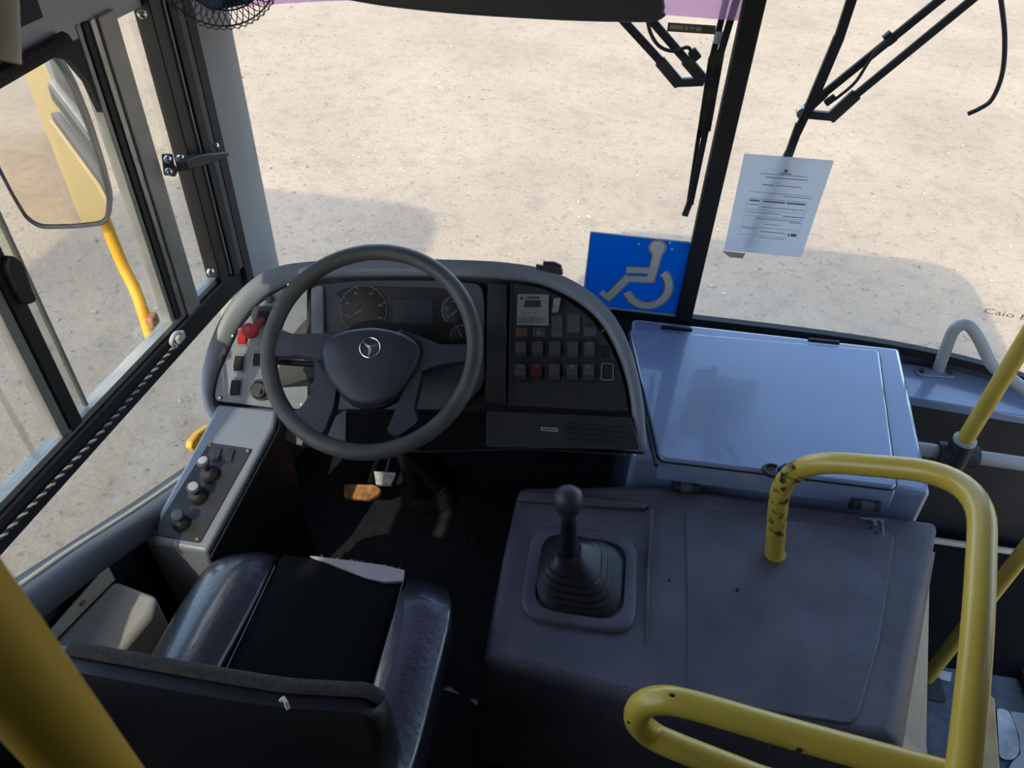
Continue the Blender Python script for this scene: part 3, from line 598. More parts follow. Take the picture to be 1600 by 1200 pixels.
pl = obj('control_plate', prism(fillet([cz(x, y) + CN * 0.003 for x, y in ((327, 692), (395, 702), (313, 849), (237, 836))], 0.006, 3, True), -CN * 0.006), 'charcoal', sc, bevel=0.001)
for p in ((329, 696), (388, 705), (242, 832), (309, 843)): screw(cz(*p) + CN * 0.003, CN, 0.004, pl, 'rust')
for c in ((338, 711), (358, 713)):
    q = [cz(c[0] + a - b * 0.28, c[1] + b) + CN * 0.005 for a, b in ((-6, -11), (9, -10), (9, 12), (-6, 11))]
    b = obj('blank_switch', prism(fillet(q, 0.005, 3, True), -CN * 0.004), 'rubber', pl, bevel=0.001)
    m = sum(q, V()) / 4; obj('blank_face', prism(fillet([m + (p - m) * 0.74 + CN * 0.002 for p in q], 0.003, 3, True), -CN * 0.003), 'charcoal', b, bevel=0.0008)
for (bx, by), (kx, ky), sz, m in (((330, 743), (317, 720), 1.0, 'grey_tube'), ((311, 777), (302, 761), 1.0, 'marking'), ((285, 819), (277, 804), 0.9, 'darkgrey')):
    b = cz(bx, by); ax_ = (cz(kx, ky) + CN * 0.055 - b); ax_ = (apl(kx, ky, b + CN * 0.052, CN) - b).normalized()
    kb = obj('pull_knob', lathe([(0.021 * sz, 0), (0.022 * sz, 0.005), (0.019 * sz, 0.010), (0.0205 * sz, 0.014), (0.016 * sz, 0.022), (0.010 * sz, 0.026)], b, CN, 20), 'rubber', pl, label='black pull knob with rubber boot')
    obj('knob_stem', tube([b + ax_ * 0.015, b + ax_ * 0.048], 0.0075 * sz, 12), 'black', kb)
    kc = obj('knob_cap', lathe([(0.008 * sz, 0.034), (0.0125 * sz, 0.044), (0.0150 * sz, 0.049), (0.0150 * sz, 0.053), (0.013 * sz, 0.056)], b, ax_, 20), 'darkgrey', kb)
    obj('cap_face', lathe([(0.0105 * sz, 0.0555), (0.0105 * sz, 0.0572), (0.003, 0.0578)], b, ax_, 18), m, kc)
obj('body_screw', lathe([(0.012, 0), (0.010, 0.006), (0.004, 0.008)], ayy(258, 916, ct[3].y + 0.012) + V((0, -0.004, 0)), (0, -1, 0.1), 14), 'charcoal', sc)
tag(obj('yellow_bracket', loft([[axx(330, 664, -0.985), axx(312, 676, -0.985), axx(301, 690, -0.985), axx(299, 700, -0.985), axx(304, 706, -0.985), axx(330, 690, -0.985)], [p + V((-0.018, 0, 0.0)) for p in [axx(330, 664, -0.985), axx(312, 676, -0.985), axx(301, 690, -0.985), axx(299, 700, -0.985), axx(304, 706, -0.985), axx(330, 690, -0.985)]]]), 'orange_yellow', bevel=0.004), 'small yellow bracket outside the glass below the dashboard', 'bracket')

# white wall box behind the console
wb = thing('wall_box', 'off white plastic box on the left wall beside the seat', 'box', (-0.88, 0.75, 0.2))
TB = [az(60, 1010, .47), az(178, 905, .47), az(246, 931, .45), az(236, 962, .435), az(160, 1052, .42), az(120, 1062, .42)]
TB[0].x = max(TB[0].x, WX(TB[0].y) + 0.004); TB[1].x = max(TB[1].x, WX(TB[1].y) + 0.004)
obj('box_body', loft([[V((p.x + 0.0, p.y, 0.02)) for p in TB], TB]), 'whitebox', wb, bevel=0.012, segs=3)
obj('box_flange', prism([TB[1] + V((0.003, 0.0, 0)), TB[0] + V((0.003, 0, 0)), TB[0] + V((0.003, 0, 0.03)), TB[1] + V((0.003, 0, 0.05))], (-0.003, 0, 0)), 'beige', wb)
screw(TB[0] * 0.45 + TB[1] * 0.55 + V((0.004, 0, 0.022)), (1, 0, 0.3), 0.006, wb, 'rust')

# ================================================================ SEAT
SZ = 0.47
se = thing('driver_seat', 'black leather and fabric driver seat', 'seat', (-0.46, 0.6, 0))
def s_(px, py, z=SZ): return az(px, py, z)
obj('cushion_centre', pad([s_(322, 1110, SZ + .02), s_(566, 1150, SZ + .02), s_(634, 893), s_(440, 862)], 0.11, 0.012, 12, 12), 'fabric', se, bevel=0.012)
def strip_pad(Lc, Rc, hf, thick, nu=10):
    """upholstered strip between two edge curves; hf(u, v) is the height over it"""
    rows = [[a * (1 - i / nu) + b * (i / nu) + V((0, 0, hf(i / nu, j / (len(Lc) - 1)))) for i in range(nu + 1)] for j, (a, b) in enumerate(zip(Lc, Rc))]
    W = nu + 1; nv = len(rows) - 1; vs = [p for q in rows for p in q]
    fs = [(j * W + i, j * W + i + 1, (j + 1) * W + i + 1, (j + 1) * W + i) for j in range(nv) for i in range(nu)]
    loop = [i for i in range(W)] + [j * W + nu for j in range(1, nv + 1)] + [nv * W + i for i in range(nu - 1, -1, -1)] + [j * W for j in range(nv - 1, 0, -1)]
    k = len(vs); vs += [vs[i] - V((0, 0, thick)) for i in loop]; L = len(loop)
    fs += [(loop[i], k + i, k + (i + 1) % L, loop[(i + 1) % L]) for i in range(L)] + [tuple(k + i for i in range(L))]
    return vs, fs
def seatline(pts, z): return smooth([s_(x, y, z) for x, y in pts], 4)
def fall(v): return -0.03 * max(0, (v - 0.8) / 0.2) ** 2
LL = seatline(((196, 1135), (232, 1062), (258, 1008), (296, 938), (334, 885), (392, 860)), 0.44); LR = seatline(((316, 1122), (340, 1072), (364, 1022), (390, 968), (414, 916), (438, 862)), SZ)
obj('left_bolster', strip_pad(LL, LR, lambda u, v: 0.035 * math.sin(math.pi * min(1, u * 0.9 + 0.1)) ** 0.8 * (1 - 0.3 * v) + 0.035 * (1 - v) + fall(v), 0.10), 'leather', se, bevel=0.015, segs=3, ang=60, label='shiny black leather side bolster')
RL = seatline(((560, 1190), (572, 1130), (588, 1066), (604, 1004), (620, 946), (638, 894)), SZ); RR = seatline(((640, 1250), (660, 1180), (678, 1100), (694, 1030), (706, 965), (700, 912)), 0.455)
obj('right_bolster', strip_pad(RL, RR, lambda u, v: 0.030 * math.sin(math.pi * min(1, u * 0.75 + 0.05)) ** 0.8 * (1 - 0.4 * v) + 0.045 * (1 - v) + fall(v), 0.13), 'leather', se, bevel=0.015, segs=3, ang=60, label='shiny black leather side bolster')
obj('left_seam', tube(smooth([s_(322, 1110, SZ + .028), s_(380, 990, SZ + .022), s_(430, 884, SZ + .004)], 6), 0.0012, 6), 'thread', se)
obj('right_seam', tube(smooth([s_(570, 1130, SZ + .028), s_(602, 1010, SZ + .022), s_(629, 912, SZ + .004)], 6), 0.0012, 6), 'thread', se)
obj('side_piping', tube(smooth([s_(640, 1200, .512), s_(676, 1060, .496), s_(697, 950, .468)], 6), 0.0022, 6), 'leather', se)
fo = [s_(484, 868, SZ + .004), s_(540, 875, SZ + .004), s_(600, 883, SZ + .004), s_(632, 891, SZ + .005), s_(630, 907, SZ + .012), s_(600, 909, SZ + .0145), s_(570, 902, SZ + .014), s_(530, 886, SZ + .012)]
fi = obj('pinkish_patch', prism(fo, (0, 0, -0.008)), 'pale_pink', se, label='pinkish patch along the front edge of the seat')  # flat pinkish patch laid along the cushion's front edge
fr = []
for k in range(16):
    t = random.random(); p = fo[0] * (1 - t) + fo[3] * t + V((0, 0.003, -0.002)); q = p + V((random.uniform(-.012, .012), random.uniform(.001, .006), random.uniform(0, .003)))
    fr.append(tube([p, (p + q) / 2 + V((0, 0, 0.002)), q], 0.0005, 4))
obj('frayed_threads', gm(*fr), 'pale_pink', se).__setitem__('kind', 'stuff')
obj('seat_pan', loft([[V((x, y, z)) for x, y in ((-.74 + d, .25 + d), (-.22 - d, .25 + d), (-.22 - d, .90 - d), (-.74 + d, .90 - d))] for z, d in ((0.30, 0.03), (0.38, 0.0))]), 'black', se)
obj('pedestal', box((-0.47, 0.58, 0.15), (0.34, 0.40, 0.30)), 'black', se, bevel=0.02)
# backrest: seen from behind and above
BT = [(90, 1045), (150, 1056), (215, 1068), (280, 1080), (360, 1094), (440, 1106), (520, 1111), (562, 1114), (588, 1128), (600, 1150), (604, 1200)]
btop = [az(x, y, 0.86 - (0.0 if i < 8 else (0.012, 0.05, 0.16)[i - 8])) for i, (x, y) in enumerate(BT)]
left_ext = [btop[0] + V((-0.06, -0.004, -0.02)), btop[0] + V((-0.085, -0.01, -0.10))]
edge = left_ext[::-1] + btop
bd_ = V((0, 0.05, 0)); lowz = [V((p.x - 0.03 * max(0, 1 - (0.15 + p.x + 0.35) ** 2), p.y + 0.06 * (p.z - 0.36) / 0.5 - 0.02, 0.36)) for p in edge]
midb = [p * 0.5 + q * 0.5 + V((0, -0.02, 0)) for p, q in zip(edge, lowz)]
front = [p + V((0, 0.038, -0.004)) for p in edge]; lowf = [p + V((0, 0.075, 0)) for p in lowz]; midf = [p + V((0, 0.085, 0)) for p in midb]
obj('backrest', loft([list(q) for q in zip(lowz, midb, [p + V((0, -0.008, -0.03)) for p in edge], edge, front, midf, lowf)]), 'black', se, ang=60)
obj('backrest_trim', tube([p + V((0, 0.030, 0.002)) for p in smooth(btop[:9], 4)], 0.0105, 8, flat=0.7), 'woven', se, label='woven brown trim along the backrest top')
tg = az(443, 1099, 0.87)
obj('torn_tag', tube([tg + V((-.006, .004, -.003)), tg + V((-.002, .006, .002)), tg + V((.003, .001, .002)), tg + V((.007, -.004, -.005))], 0.0028, 6), 'beige', se, label='small torn beige tag')
# ================================================================ FLOOR ITEMS
pdl = thing('clutch_pedal', 'worn orange brown pedal pad in the dark footwell', 'pedal', az(567, 768, 0.12))
P0 = [az(538, 756, .13), az(585, 757, .13), az(595, 764, .13), az(594, 772, .12), az(575, 781, .11), az(537, 778, .11)]
obj('pedal_pad', prism(fillet(P0, 0.008, 3, True), (0, 0.008, -0.018)), 'pedal', pdl, bevel=0.002)
obj('pedal_arm', tube([sum(P0, V()) / 6 + V((0, 0.01, -0.02)), sum(P0, V()) / 6 + V((0, 0.12, 0.0)), sum(P0, V()) / 6 + V((0, 0.2, 0.12))], 0.009, 8), 'black', pdl)
pd2 = thing('brake_pedal', 'worn silver metal pedal pad in the dark footwell', 'pedal', az(601, 748, 0.14))
P1 = [az(584, 736, .16), az(619, 738, .16), az(611, 759, .13), az(587, 757, .13)]
obj('pedal_pad', prism(P1, (0, 0.008, -0.016)), 'pedal_metal', pd2, bevel=0.002)
obj('pedal_arm', tube([sum(P1, V()) / 4 + V((0, 0.01, -0.02)), sum(P1, V()) / 4 + V((0, 0.12, 0.02)), sum(P1, V()) / 4 + V((0, 0.2, 0.12))], 0.009, 8), 'black', pd2)
fb = thing('floor_button', 'round black foot switch on the floor', 'foot switch', az(740, 848, 0))
obj('button_ring', lathe([(0.027, 0.0), (0.027, 0.006), (0.021, 0.008), (0.019, 0.004)], az(740, 848, 0.001), (0, 0, 1), 24), 'charcoal', fb)
obj('button_cap', lathe([(0.014, 0.002), (0.014, 0.012), (0.010, 0.016), (0.003, 0.016)], az(740, 848, 0.001), (0, 0, 1), 20), 'rubber', fb)
tag(obj('white_mark', prism([az(690, 1078, .002), az(703, 1074, .002), az(719, 1086, .002)], (0, 0, 0.004)), 'white_plastic'), 'larger white triangular mark on the floor beside the seat', 'fleck', 'white marks on the floor')  # thin white triangles lying on the floor
tag(obj('white_mark', prism([az(734, 1093, .002), az(746, 1095, .002), az(746, 1105, .002)], (0, 0, 0.004)), 'white_plastic'), 'smaller white triangular mark on the floor against the engine cover', 'fleck', 'white marks on the floor')
struct('wall_footwell', gm(box((-0.42, 1.80, 0.17), (0.96, 0.02, 0.54))), 'black', 'dark firewall at the end of the footwell')

# ================================================================ ENGINE COVER
EZ = 0.42
ec = thing('engine_cover', 'dark blue grey engine cover beside the driver seat', 'engine cover', (0.35, 1.03, 0))
top = [az(757, 1028, EZ), az(792, 850, EZ), az(812, 758, EZ), V((0.20, 1.300, EZ)), V((0.885, 1.305, EZ)), az(1395, 1150, EZ)]
top[5] = az(1396, 1155, EZ); top.append(V((0.28, 0.725, EZ)))
outw = [V((-0.02, -0.03, 0)), V((-0.02, 0, 0)), V((-0.02, 0.0, 0)), V((0, 0, 0)), V((0.02, 0, 0)), V((0.10, -0.03, 0)), V((0, -0.03, 0))]
body = loft([[p + o + V((0, 0, -EZ + 0.0)) for p, o in zip(top, outw)], [p + o * 0.3 + V((0, 0, -0.05)) for p, o in zip(top, outw)], top])
obj('cover_body', body, 'cover', ec, bevel=0.022, segs=4)
rpz = [az(x, y, EZ + 0.004) for x, y in ((1070, 790), (1400, 832), (1375, 1000), (1342, 1118), (1330, 1132), (1200, 1112), (1076, 1092))]
obj('raised_panel', prism(fillet(rpz, 0.03, 4, True), (0, 0, -0.012)), 'cover', ec, bevel=0.004, segs=3)
obj('pressed_rib', loft([[az(1010, 790, EZ - 0.002), az(1023, 790, EZ - 0.002), az(1015, 900, EZ - 0.002), az(1012, 1012, EZ - 0.002), az(1009, 1012, EZ - 0.002), az(1007, 900, EZ - 0.002)], [az(1017, 794, EZ + 0.016), az(1022, 794, EZ + 0.016), az(1014, 900, EZ + 0.012), az(1011, 1005, EZ + 0.003), az(1010, 1005, EZ + 0.003), az(1011, 900, EZ + 0.012)]]), 'cover', ec, bevel=0.002)
obj('front_step', prism([az(812, 770, EZ - .002), az(1012, 790, EZ - .002), az(1008, 800, EZ - .002), az(808, 786, EZ - .002)], (0, 0, 0.014)), 'cover', ec, bevel=0.006)
sp_ = [top[4] + V((-0.006, -0.04, -0.07)), top[5] + V((0.020, 0.0, -0.05)), az(1446, 1215, 0.02), V((0.945, 1.29, 0.02))]
obj('side_panel', prism(sp_, (0.012, 0, 0)), 'cover_side', ec, label='beige side panel of the cover')
for p in ((1046, 907), (1152, 922), (1360, 825), (1370, 833)): obj('drill_hole', lathe([(0.004, 0.0), (0.004, 0.0012)], az(*p, EZ + 0.0045 if p[0] > 1074 else EZ), (0, 0, 1), 10), 'black', ec)
obj('chipped_paint', prism([az(x, y, EZ + 0.0046) for x, y in ((1342, 808), (1350, 813), (1358, 812), (1364, 815), (1367, 822), (1371, 820), (1370, 813), (1377, 815), (1380, 838), (1382, 838), (1381, 814), (1386, 812), (1360, 809))], (0, 0, 0.0006)), 'shell', ec, sm=False)
# gear lever
GB = az(908, 902, EZ)
gl = thing('gear_lever', 'black gear lever with ribbed rubber boot', 'gear lever', GB)
def sq(c, hx, hy, r, n=6): return fillet([c + V((-hx, -hy, 0)), c + V((hx, -hy, 0)), c + V((hx, hy, 0)), c + V((-hx, hy, 0))], r, n, True)
fc = GB + V((0, 0, 0.0))
obj('boot_frame', loft([sq(fc, .122, .128, .06), sq(fc + V((0, 0, .008)), .120, .126, .06), sq(fc + V((0, 0, .011)), .114, .120, .055), sq(fc + V((0, 0, .010)), .095, .101, .05), sq(fc + V((0, 0, .0)), .092, .098, .05)], True, False), 'cover', gl, ang=50)
KN = ayy(888, 787, GB.y + 0.005); NK = ayy(890, 846, GB.y + 0.01)
rg = []
NR = 8
for k in range(NR):
    for s, ss in ((0.0, 1.0), (0.5, 0.94)):
        t = (k + s) / NR; c = fc * (1 - t) + (NK + V((0, 0, -0.02))) * t; c.z = EZ + 0.004 + (NK.z - EZ - 0.03) * (t ** 1.15)
        h = (0.092 * (1 - t ** 1.5) + 0.020 * t) * (ss if k > 0 or s else 1); rg.append(sq(c, h, h * 1.06, h * 0.75))
obj('rubber_boot', loft(rg), 'black', gl, ang=25)
obj('lever_rod', tube([NK + V((0, 0, -0.04)), NK * 0.4 + KN * 0.6, KN], [0.020, 0.015, 0.013], 14), 'black', gl)
kd = (KN - NK).normalized()
obj('lever_knob', lathe([(0.012, -0.045), (0.018, -0.030), (0.027, -0.010), (0.0305, 0.010), (0.0285, 0.026), (0.018, 0.038), (0.006, 0.042)], KN, kd, 22), 'hub', gl)

# ================================================================ FRONT BOX WITH LID
BZ = 0.50
bx_ = thing('front_box', 'blue grey front box with a hinged lid under the windscreen', 'box', (0.5, 1.6, 0.2))
bl = [V((0.14, 1.322, 0)), V((0.845, 1.325, 0)), az(1409, 538, BZ), V((0.12, 1.885, 0))]
for p in bl: p.z = BZ - 0.012
obj('box_body', loft([[V((p.x + (0.03 if i in (1, 2) else 0), p.y, 0.02)) for i, p in enumerate(bl)], bl]), 'lid', bx_, bevel=0.014, segs=3)
lo_ = fillet([az(1037, 748, BZ - .045) + V((0, 0.004, 0)), az(1408, 790, BZ - .045) + V((0, 0.004, 0)), az(1404, 740, BZ), az(1372, 546, BZ), az(985, 512, BZ), az(1004, 600, BZ), az(1030, 712, BZ)], 0.012, 4, True)
lidp = [az(1030, 716, BZ), az(1403, 762, BZ), az(1374, 546, BZ), az(983, 512, BZ)]
ld = obj('lid', gm(prism(fillet(lidp, 0.02, 4, True), (0, 0, -0.014)), ), 'lid', bx_, bevel=0.007, segs=3)
lipa = [lidp[0] + V((0.002, 0.004, -0.004)), lidp[1] + V((-0.002, 0.004, -0.004))]
obj('lid_lip', loft([[lipa[0], lipa[1], lipa[1] + V((0, -0.010, -0.012)), lipa[0] + V((0, -0.010, -0.012))], [lipa[0] + V((0, 0, -0.06)), lipa[1] + V((0, 0, -0.06)), lipa[1] + V((0, -0.018, -0.06)), lipa[0] + V((0, -0.018, -0.06))]]), 'lid', ld, bevel=0.006, segs=3)
gp = [az(x, y, BZ - 0.010) for x, y in ((1010, 600), (1030, 716), (1034, 748))]
obj('lid_gap', tube([lidp[0] + V((-0.006, -0.02, -0.006)), lidp[3] * 0.55 + lidp[0] * 0.45 + V((-0.006, 0, -0.006))], 0.005, 6), 'black', bx_)
lp_ = [p + V((0, 0, -0.0065)) for p in fillet([lidp[0], lidp[1], lidp[2], lidp[3]], 0.022, 4, True)]; lc = sum(lidp, V()) / 4
obj('lid_shadow_gap', tube([lc + (p - lc) * 1.008 + V((0, 0, -0.003)) for p in lp_], 0.0022, 5, True), 'black', bx_)
for x, y in ((1057, 513), (1287, 533)):
    a, b = az(x - 24, y - 2, BZ + .002), az(x + 24, y + 3, BZ + .002); obj('hinge_strip', tube([a, b], 0.006, 8), 'black', bx_)
for x, y in ((1072, 762), (1354, 791)):
    a, b = ayy(x - 20, y - 2, 1.285), ayy(x + 20, y + 2, 1.285)
    h = obj('hinge', tube([a, b], 0.010, 12), 'charcoal', bx_, label='small dark hinge on the lid edge')
    m = (a + b) / 2; d = (b - a).normalized(); obj('hinge_knuckle', tube([m - d * 0.013, m + d * 0.013], 0.0125, 12), 'darkgrey', h)
    obj('hinge_leaf', box(m + V((0, 0.012, -0.010)), (0.07, 0.012, 0.03)), 'charcoal', h, bevel=0.002)
lk = az(1212, 736, BZ + 0.006)
ltc = obj('lid_latch', tube([lk + V((0.022 * math.cos(a) - 0.006, 0.018 * math.sin(a), 0)) for a in (math.radians(60 + 250 * k / 14) for k in range(15))], 0.005, 8), 'rubber', ld, label='black turn latch on the lid')
obj('latch_tab', box(lk + V((0.02, 0.004, 0.006)), (0.03, 0.022, 0.014), Matrix.Rotation(0.7, 3, 'Z')), 'rubber', ltc, bevel=0.003)
# shelf right of the box under the windscreen, dark wall below
sh = struct('trim_3', loft([[V((0.90, 1.74, z)), V((1.47, 1.70, z)), V((1.47, 1.80, z)), V((1.2, 1.89, z)), V((0.90, 1.90, z))] for z in (0.40, 0.43)]), 'lid', 'blue grey ledge under the right windscreen', bevel=0.006)
struct('wall_entrance', gm(loft([[V((0.86, 1.745, z)), V((1.47, 1.705, z)), V((1.47, 1.75, z)), V((0.86, 1.79, z))] for z in (-0.36, 0.405)])), 'charcoal', 'dark panel below the right windscreen ledge')

PZ = ayy(1500, 853, 1.66).z
struct('wall_entrance_lower', loft([[V((x, 1.665, PZ)), V((x, 1.40, -0.348)), V((x, 1.70, -0.348)), V((x, 1.70, PZ))] for x in (0.90, 1.46)]), 'matteblack', 'black sloping panel at the foot of the entrance')
# ================================================================ HANDRAILS
def pt(px, py, d): return adp(px, py, d)
hr = thing('grab_rail', 'yellow bent grab rail rising from the engine cover', 'handrail', az(1210, 868, EZ))
foot = az(1210, 868, EZ); z1 = 0.665
pth = [foot + V((0, 0, -0.004)), V((foot.x + 0.0, foot.y + 0.004, 0.67)), pt(1215, 728, 1.62), pt(1520, 748, 1.34), pt(1520, 1000, 1.04), pt(1490, 1290, 0.86)]
pth = [foot + V((0, 0, -0.004)), ayy(1222, 716, foot.y + 0.01), adp(1538, 742, 1.30), adp(1528, 1000, 1.07), adp(1492, 1330, 0.93)]
RE = pth[-1] + (pth[-1] - pth[-2]) * 0.12; pth[-1] = RE; pth.append(V((RE.x, RE.y, 0.0)))
hp = fillet([pth[0], pth[1]] + pth[2:], 0.13, 10)
obj('rail_tube', tube(hp, 0.0212, 18), 'yellow', hr)
obj('foot_collar', lathe([(0.024, 0), (0.023, 0.012)], foot, (0, 0, 1), 18), 'yellow', hr)
obj('worn_mark', tube([hp[0] * 0.5 + hp[1] * 0.5] + hp[1:8], 0.0216, 16, caps=False), 'worn', hr)
for px, py, d in ((1313, 728, 1.50), (1275, 731, 1.53), (1376, 718, 1.44)):
    obj('chip', ellipsoid(adp(px, py, d - 0.02), (0.004, 0.004, 0.004), 8, 6), 'scuff', hr)
h2 = thing('guard_rail', 'yellow looped guard rail in the foreground beside the engine cover', 'handrail', (0.14, 0.55, 0.7))
up_ = [adp(1480, 1213, 1.02) * 1.5 - adp(1250, 1150, 1.08) * 0.5, adp(1480, 1213, 1.02), adp(1250, 1150, 1.08), adp(1080, 1101, 1.13), adp(1030, 1094, 1.15), adp(1002, 1104, 1.17), adp(997, 1126, 1.19), adp(1018, 1148, 1.21), adp(1060, 1168, 1.20), adp(1180, 1215, 1.18), adp(1340, 1280, 1.14), V((RE.x, RE.y, RE.z - 0.26))]
obj('rail_tube', tube(smooth(up_, 8), 0.0212, 18), 'yellow', h2)
for px, py, d in ((1050, 1086, 1.115), (1248, 1172, 1.06), (1206, 1167, 1.07), (984, 1128, 1.17)): obj('chip', ellipsoid(adp(px, py, d), (0.005, 0.003, 0.003), 8, 6), 'scuff', h2)
# near pole at the lower left, close to the camera
pa_ = V((-0.252, 0.147, 1.6))
ypl = thing('partition_pole', 'blurred yellow upright pole close by at the lower left', 'pole', (pa_.x, pa_.y, 0))
obj('pole_tube', tube([V((pa_.x, pa_.y, 0.0)), V((pa_.x, pa_.y, 2.06))], 0.0213, 24), 'yellow', ypl)
# right hand side: yellow pole on a T joint, grey cross tube, white rail, door pole
XP, YP = 1.0, 1.565
ep = thing('entrance_pole', 'yellow upright pole standing in a dark T joint on the grey tube', 'pole', (XP, YP, 0.40))
obj('pole_tube', tube([V((XP, YP, 0.40)), V((XP, YP, 2.06))], 0.0205, 18), 'yellow', ep)
jn = obj('tee_joint', gm(lathe([(0.034, -0.03), (0.036, 0.0), (0.030, 0.04), (0.027, 0.055)], (XP, YP, 0.40), (0, 0, 1), 18), lathe([(0.029, -0.05), (0.031, -0.02), (0.031, 0.02), (0.029, 0.05)], (XP, YP, 0.40), (1, 0.0, 0), 18)), 'charcoal', ep, label='dark plastic joint')
obj('joint_ring', lathe([(0.0285, 0.050), (0.0285, 0.058)], (XP, YP, 0.40), (0, 0, 1), 18), 'grey_tube', jn)
tag(obj('cross_tube', tube([V((0.885, YP + 0.004, 0.40)), V((1.46, YP - 0.012, 0.40))], 0.019, 16), 'white_tube'), 'pale grey horizontal tube between the front box and the door', 'tube')
dp = thing('door_pole', 'yellow upright pole rising from the step by the door', 'pole', (1.155, 1.35, -0.35))
obj('pole_tube', tube([V((1.155, 1.352, -0.35)), V((1.165, 1.39, 2.06))], 0.020, 16), 'yellow', dp)
obj('base_plate', prism(fillet([V((1.155 + a, 1.335 + b, -0.349)) for a, b in ((-.03, -.055), (.04, -.055), (.04, .035), (-.03, .035))], 0.01, 3, True), (0, 0, 0.006)), 'charcoal', dp)
wr = thing('entry_handle', 'pale grey bent handrail on the right windscreen ledge', 'handrail', az(1465, 582, .43))
q0 = az(1466, 578, .432); 
wpts = smooth([q0, ayy(1478, 545, q0.y - 0.01), ayy(1492, 514, q0.y - 0.02), ayy(1512, 508, q0.y - 0.03), ayy(1530, 530, q0.y - 0.05), ayy(1552, 572, q0.y - 0.09), ayy(1585, 596, q0.y - 0.12), ayy(1640, 640, q0.y - 0.18)], 7)
obj('rail_tube', tube(wpts, 0.0165, 16), 'white_tube', wr)
fp = obj('flange', prism(fillet([az(x, y, .431) for x, y in ((1428, 578), (1488, 580), (1494, 592), (1434, 588))], 0.012, 4, True), (0, 0, 0.005)), 'lid', wr, bevel=0.001)
for p in ((1440, 580), (1484, 583)): obj('flange_bolt', lathe([(0.008, 0), (0.008, 0.005), (0.004, 0.009)], az(*p, .437), (0, 0, 1), 8), 'charcoal', fp)
tag(obj('cable', tube(smooth([V((0.905, 1.665, PZ - 0.03)), V((0.93, 1.66, PZ + 0.004)), V((0.97, 1.658, PZ + 0.012)), V((1.1, 1.658, PZ + 0.012)), V((1.46, 1.658, PZ + 0.010))], 6), 0.011, 10), 'beige'), 'cream pipe along the dark entrance panel', 'pipe')
# door with folded leaves
dr_ = struct('door_1', gm(box((1.49, 1.28, -0.40), (0.03, 0.86, 0.2)), box((1.49, 1.28, 0.47), (0.03, 0.86, 0.05)), box((1.49, 0.87, 0.6), (0.04, 0.05, 2.0)), box((1.49, 1.69, 0.6), (0.04, 0.05, 2.0)), box((1.49, 1.28, 1.7), (0.04, 0.86, 0.5))), 'black', 'black entrance door on the right side')
obj('door_rail', tube([V((1.46, 1.68, -0.34)), V((1.46, 0.9, -0.34))], 0.02, 8), 'charcoal', dr_)
obj('door_seal', box((1.465, 1.28, 0.15), (0.03, 0.04, 1.0)), 'rubber', dr_)
obj('door_pane', box((1.49, 1.28, 0.97), (0.006, 0.80, 0.96)), 'side_glass', dr_)
obj('door_pane', box((1.49, 1.28, 0.07), (0.006, 0.80, 0.74)), 'side_glass', dr_)
# step details
tag(obj('metal_strip', prism([az(1455, 1046, -.349), az(1486, 1052, -.349), az(1484, 1066, -.349), az(1453, 1058, -.349)], (0, 0, 0.006)), 'white_plastic', bevel=0.001), 'short white metal strip on the step beside the pole base', 'metal strip')
wdn = thing('wooden_slat', 'upright wooden slat with a nail at the lower right', 'slat', az(1556, 1140, -.2))
WP = [az(1534, 1082, .05), az(1546, 1084, .05), az(1554, 1092, .05), az(1562, 1200, .05), az(1565, 1260, .05), az(1548, 1260, .05), az(1536, 1190, .05)]
obj('slat_board', prism(WP, (0.004, 0, -0.03)), 'wood', wdn, bevel=0.002)
obj('nail', lathe([(0.003, 0), (0.003, 0.002)], az(1541, 1093, .051), (0, 0, 1), 8), 'rust', wdn)
mp = thing('step_plate', 'worn grey metal plate on the step by the door', 'plate', az(1580, 1150, -.34))
obj('plate_sheet', prism(fillet([az(x, y, -.345) for x, y in ((1556, 1106), (1576, 1112), (1590, 1150), (1592, 1178), (1580, 1190), (1560, 1186))], 0.02, 4, True), (0, 0, 0.006)), 'steel', mp)
obj('white_sheet', prism([az(x, y, -.347) for x, y in ((1578, 1112), (1640, 1120), (1650, 1240), (1560, 1230), (1580, 1192), (1594, 1178), (1592, 1150))], (0, 0, 0.003)), 'white_tube', mp)

# ================================================================ ON AND BEHIND THE WINDSCREEN
sg = thing('accessibility_sign', 'blue wheelchair sign stuck on the windscreen', 'sign', aws(1000, 495, .004))
def W_(px, py, off=0.0): return aws(px, py, off)
Q = [W_(923, 362, .004), W_(1094, 369, .004), W_(1072, 500, .004), W_(918, 470, .004)]
x0, x1 = Q[0].x, 0.252; zt, zb = Q[0].z, 0.486
obj('sign_sheet', loft([[V((x, WS(x) - 0.006, z)) for x in [x0 + (x1 - x0) * i / 8 for i in range(9)]] + [V((x, WS(x) - 0.004, z)) for x in [x1 + (x0 - x1) * i / 8 for i in range(9)]] for z in (zb, zt)]), 'signsheet', sg)
obj('sheet_edge', tube([V((x0, WS(x0) - 0.005, zb)), V((x0, WS(x0) - 0.005, zt)), V((x1, WS(x1) - 0.005, zt))], 0.0025, 6), 'white_plastic', sg)
def sym(pts, name, rad=None):
    for k, (m, r_, o_) in enumerate((('signedge', 0.0150, .008), ('signwhite', 0.0112, .011))):
        P = [W_(*p, o_) for p in pts]; rr = (rad or 1) * r_
        geo = []
        for i in range(len(P) - 1):
            d = (P[i + 1] - P[i]).normalized(); nn = d.cross(V((0, 1, 0))).normalized() * rr; e = d * rr
            geo.append(prism([P[i] + nn - e, P[i + 1] + nn + e, P[i + 1] - nn + e, P[i] - nn - e], (0, 0.0015, 0)))
        b = obj(name, gm(*geo), m, sg, sm=False)
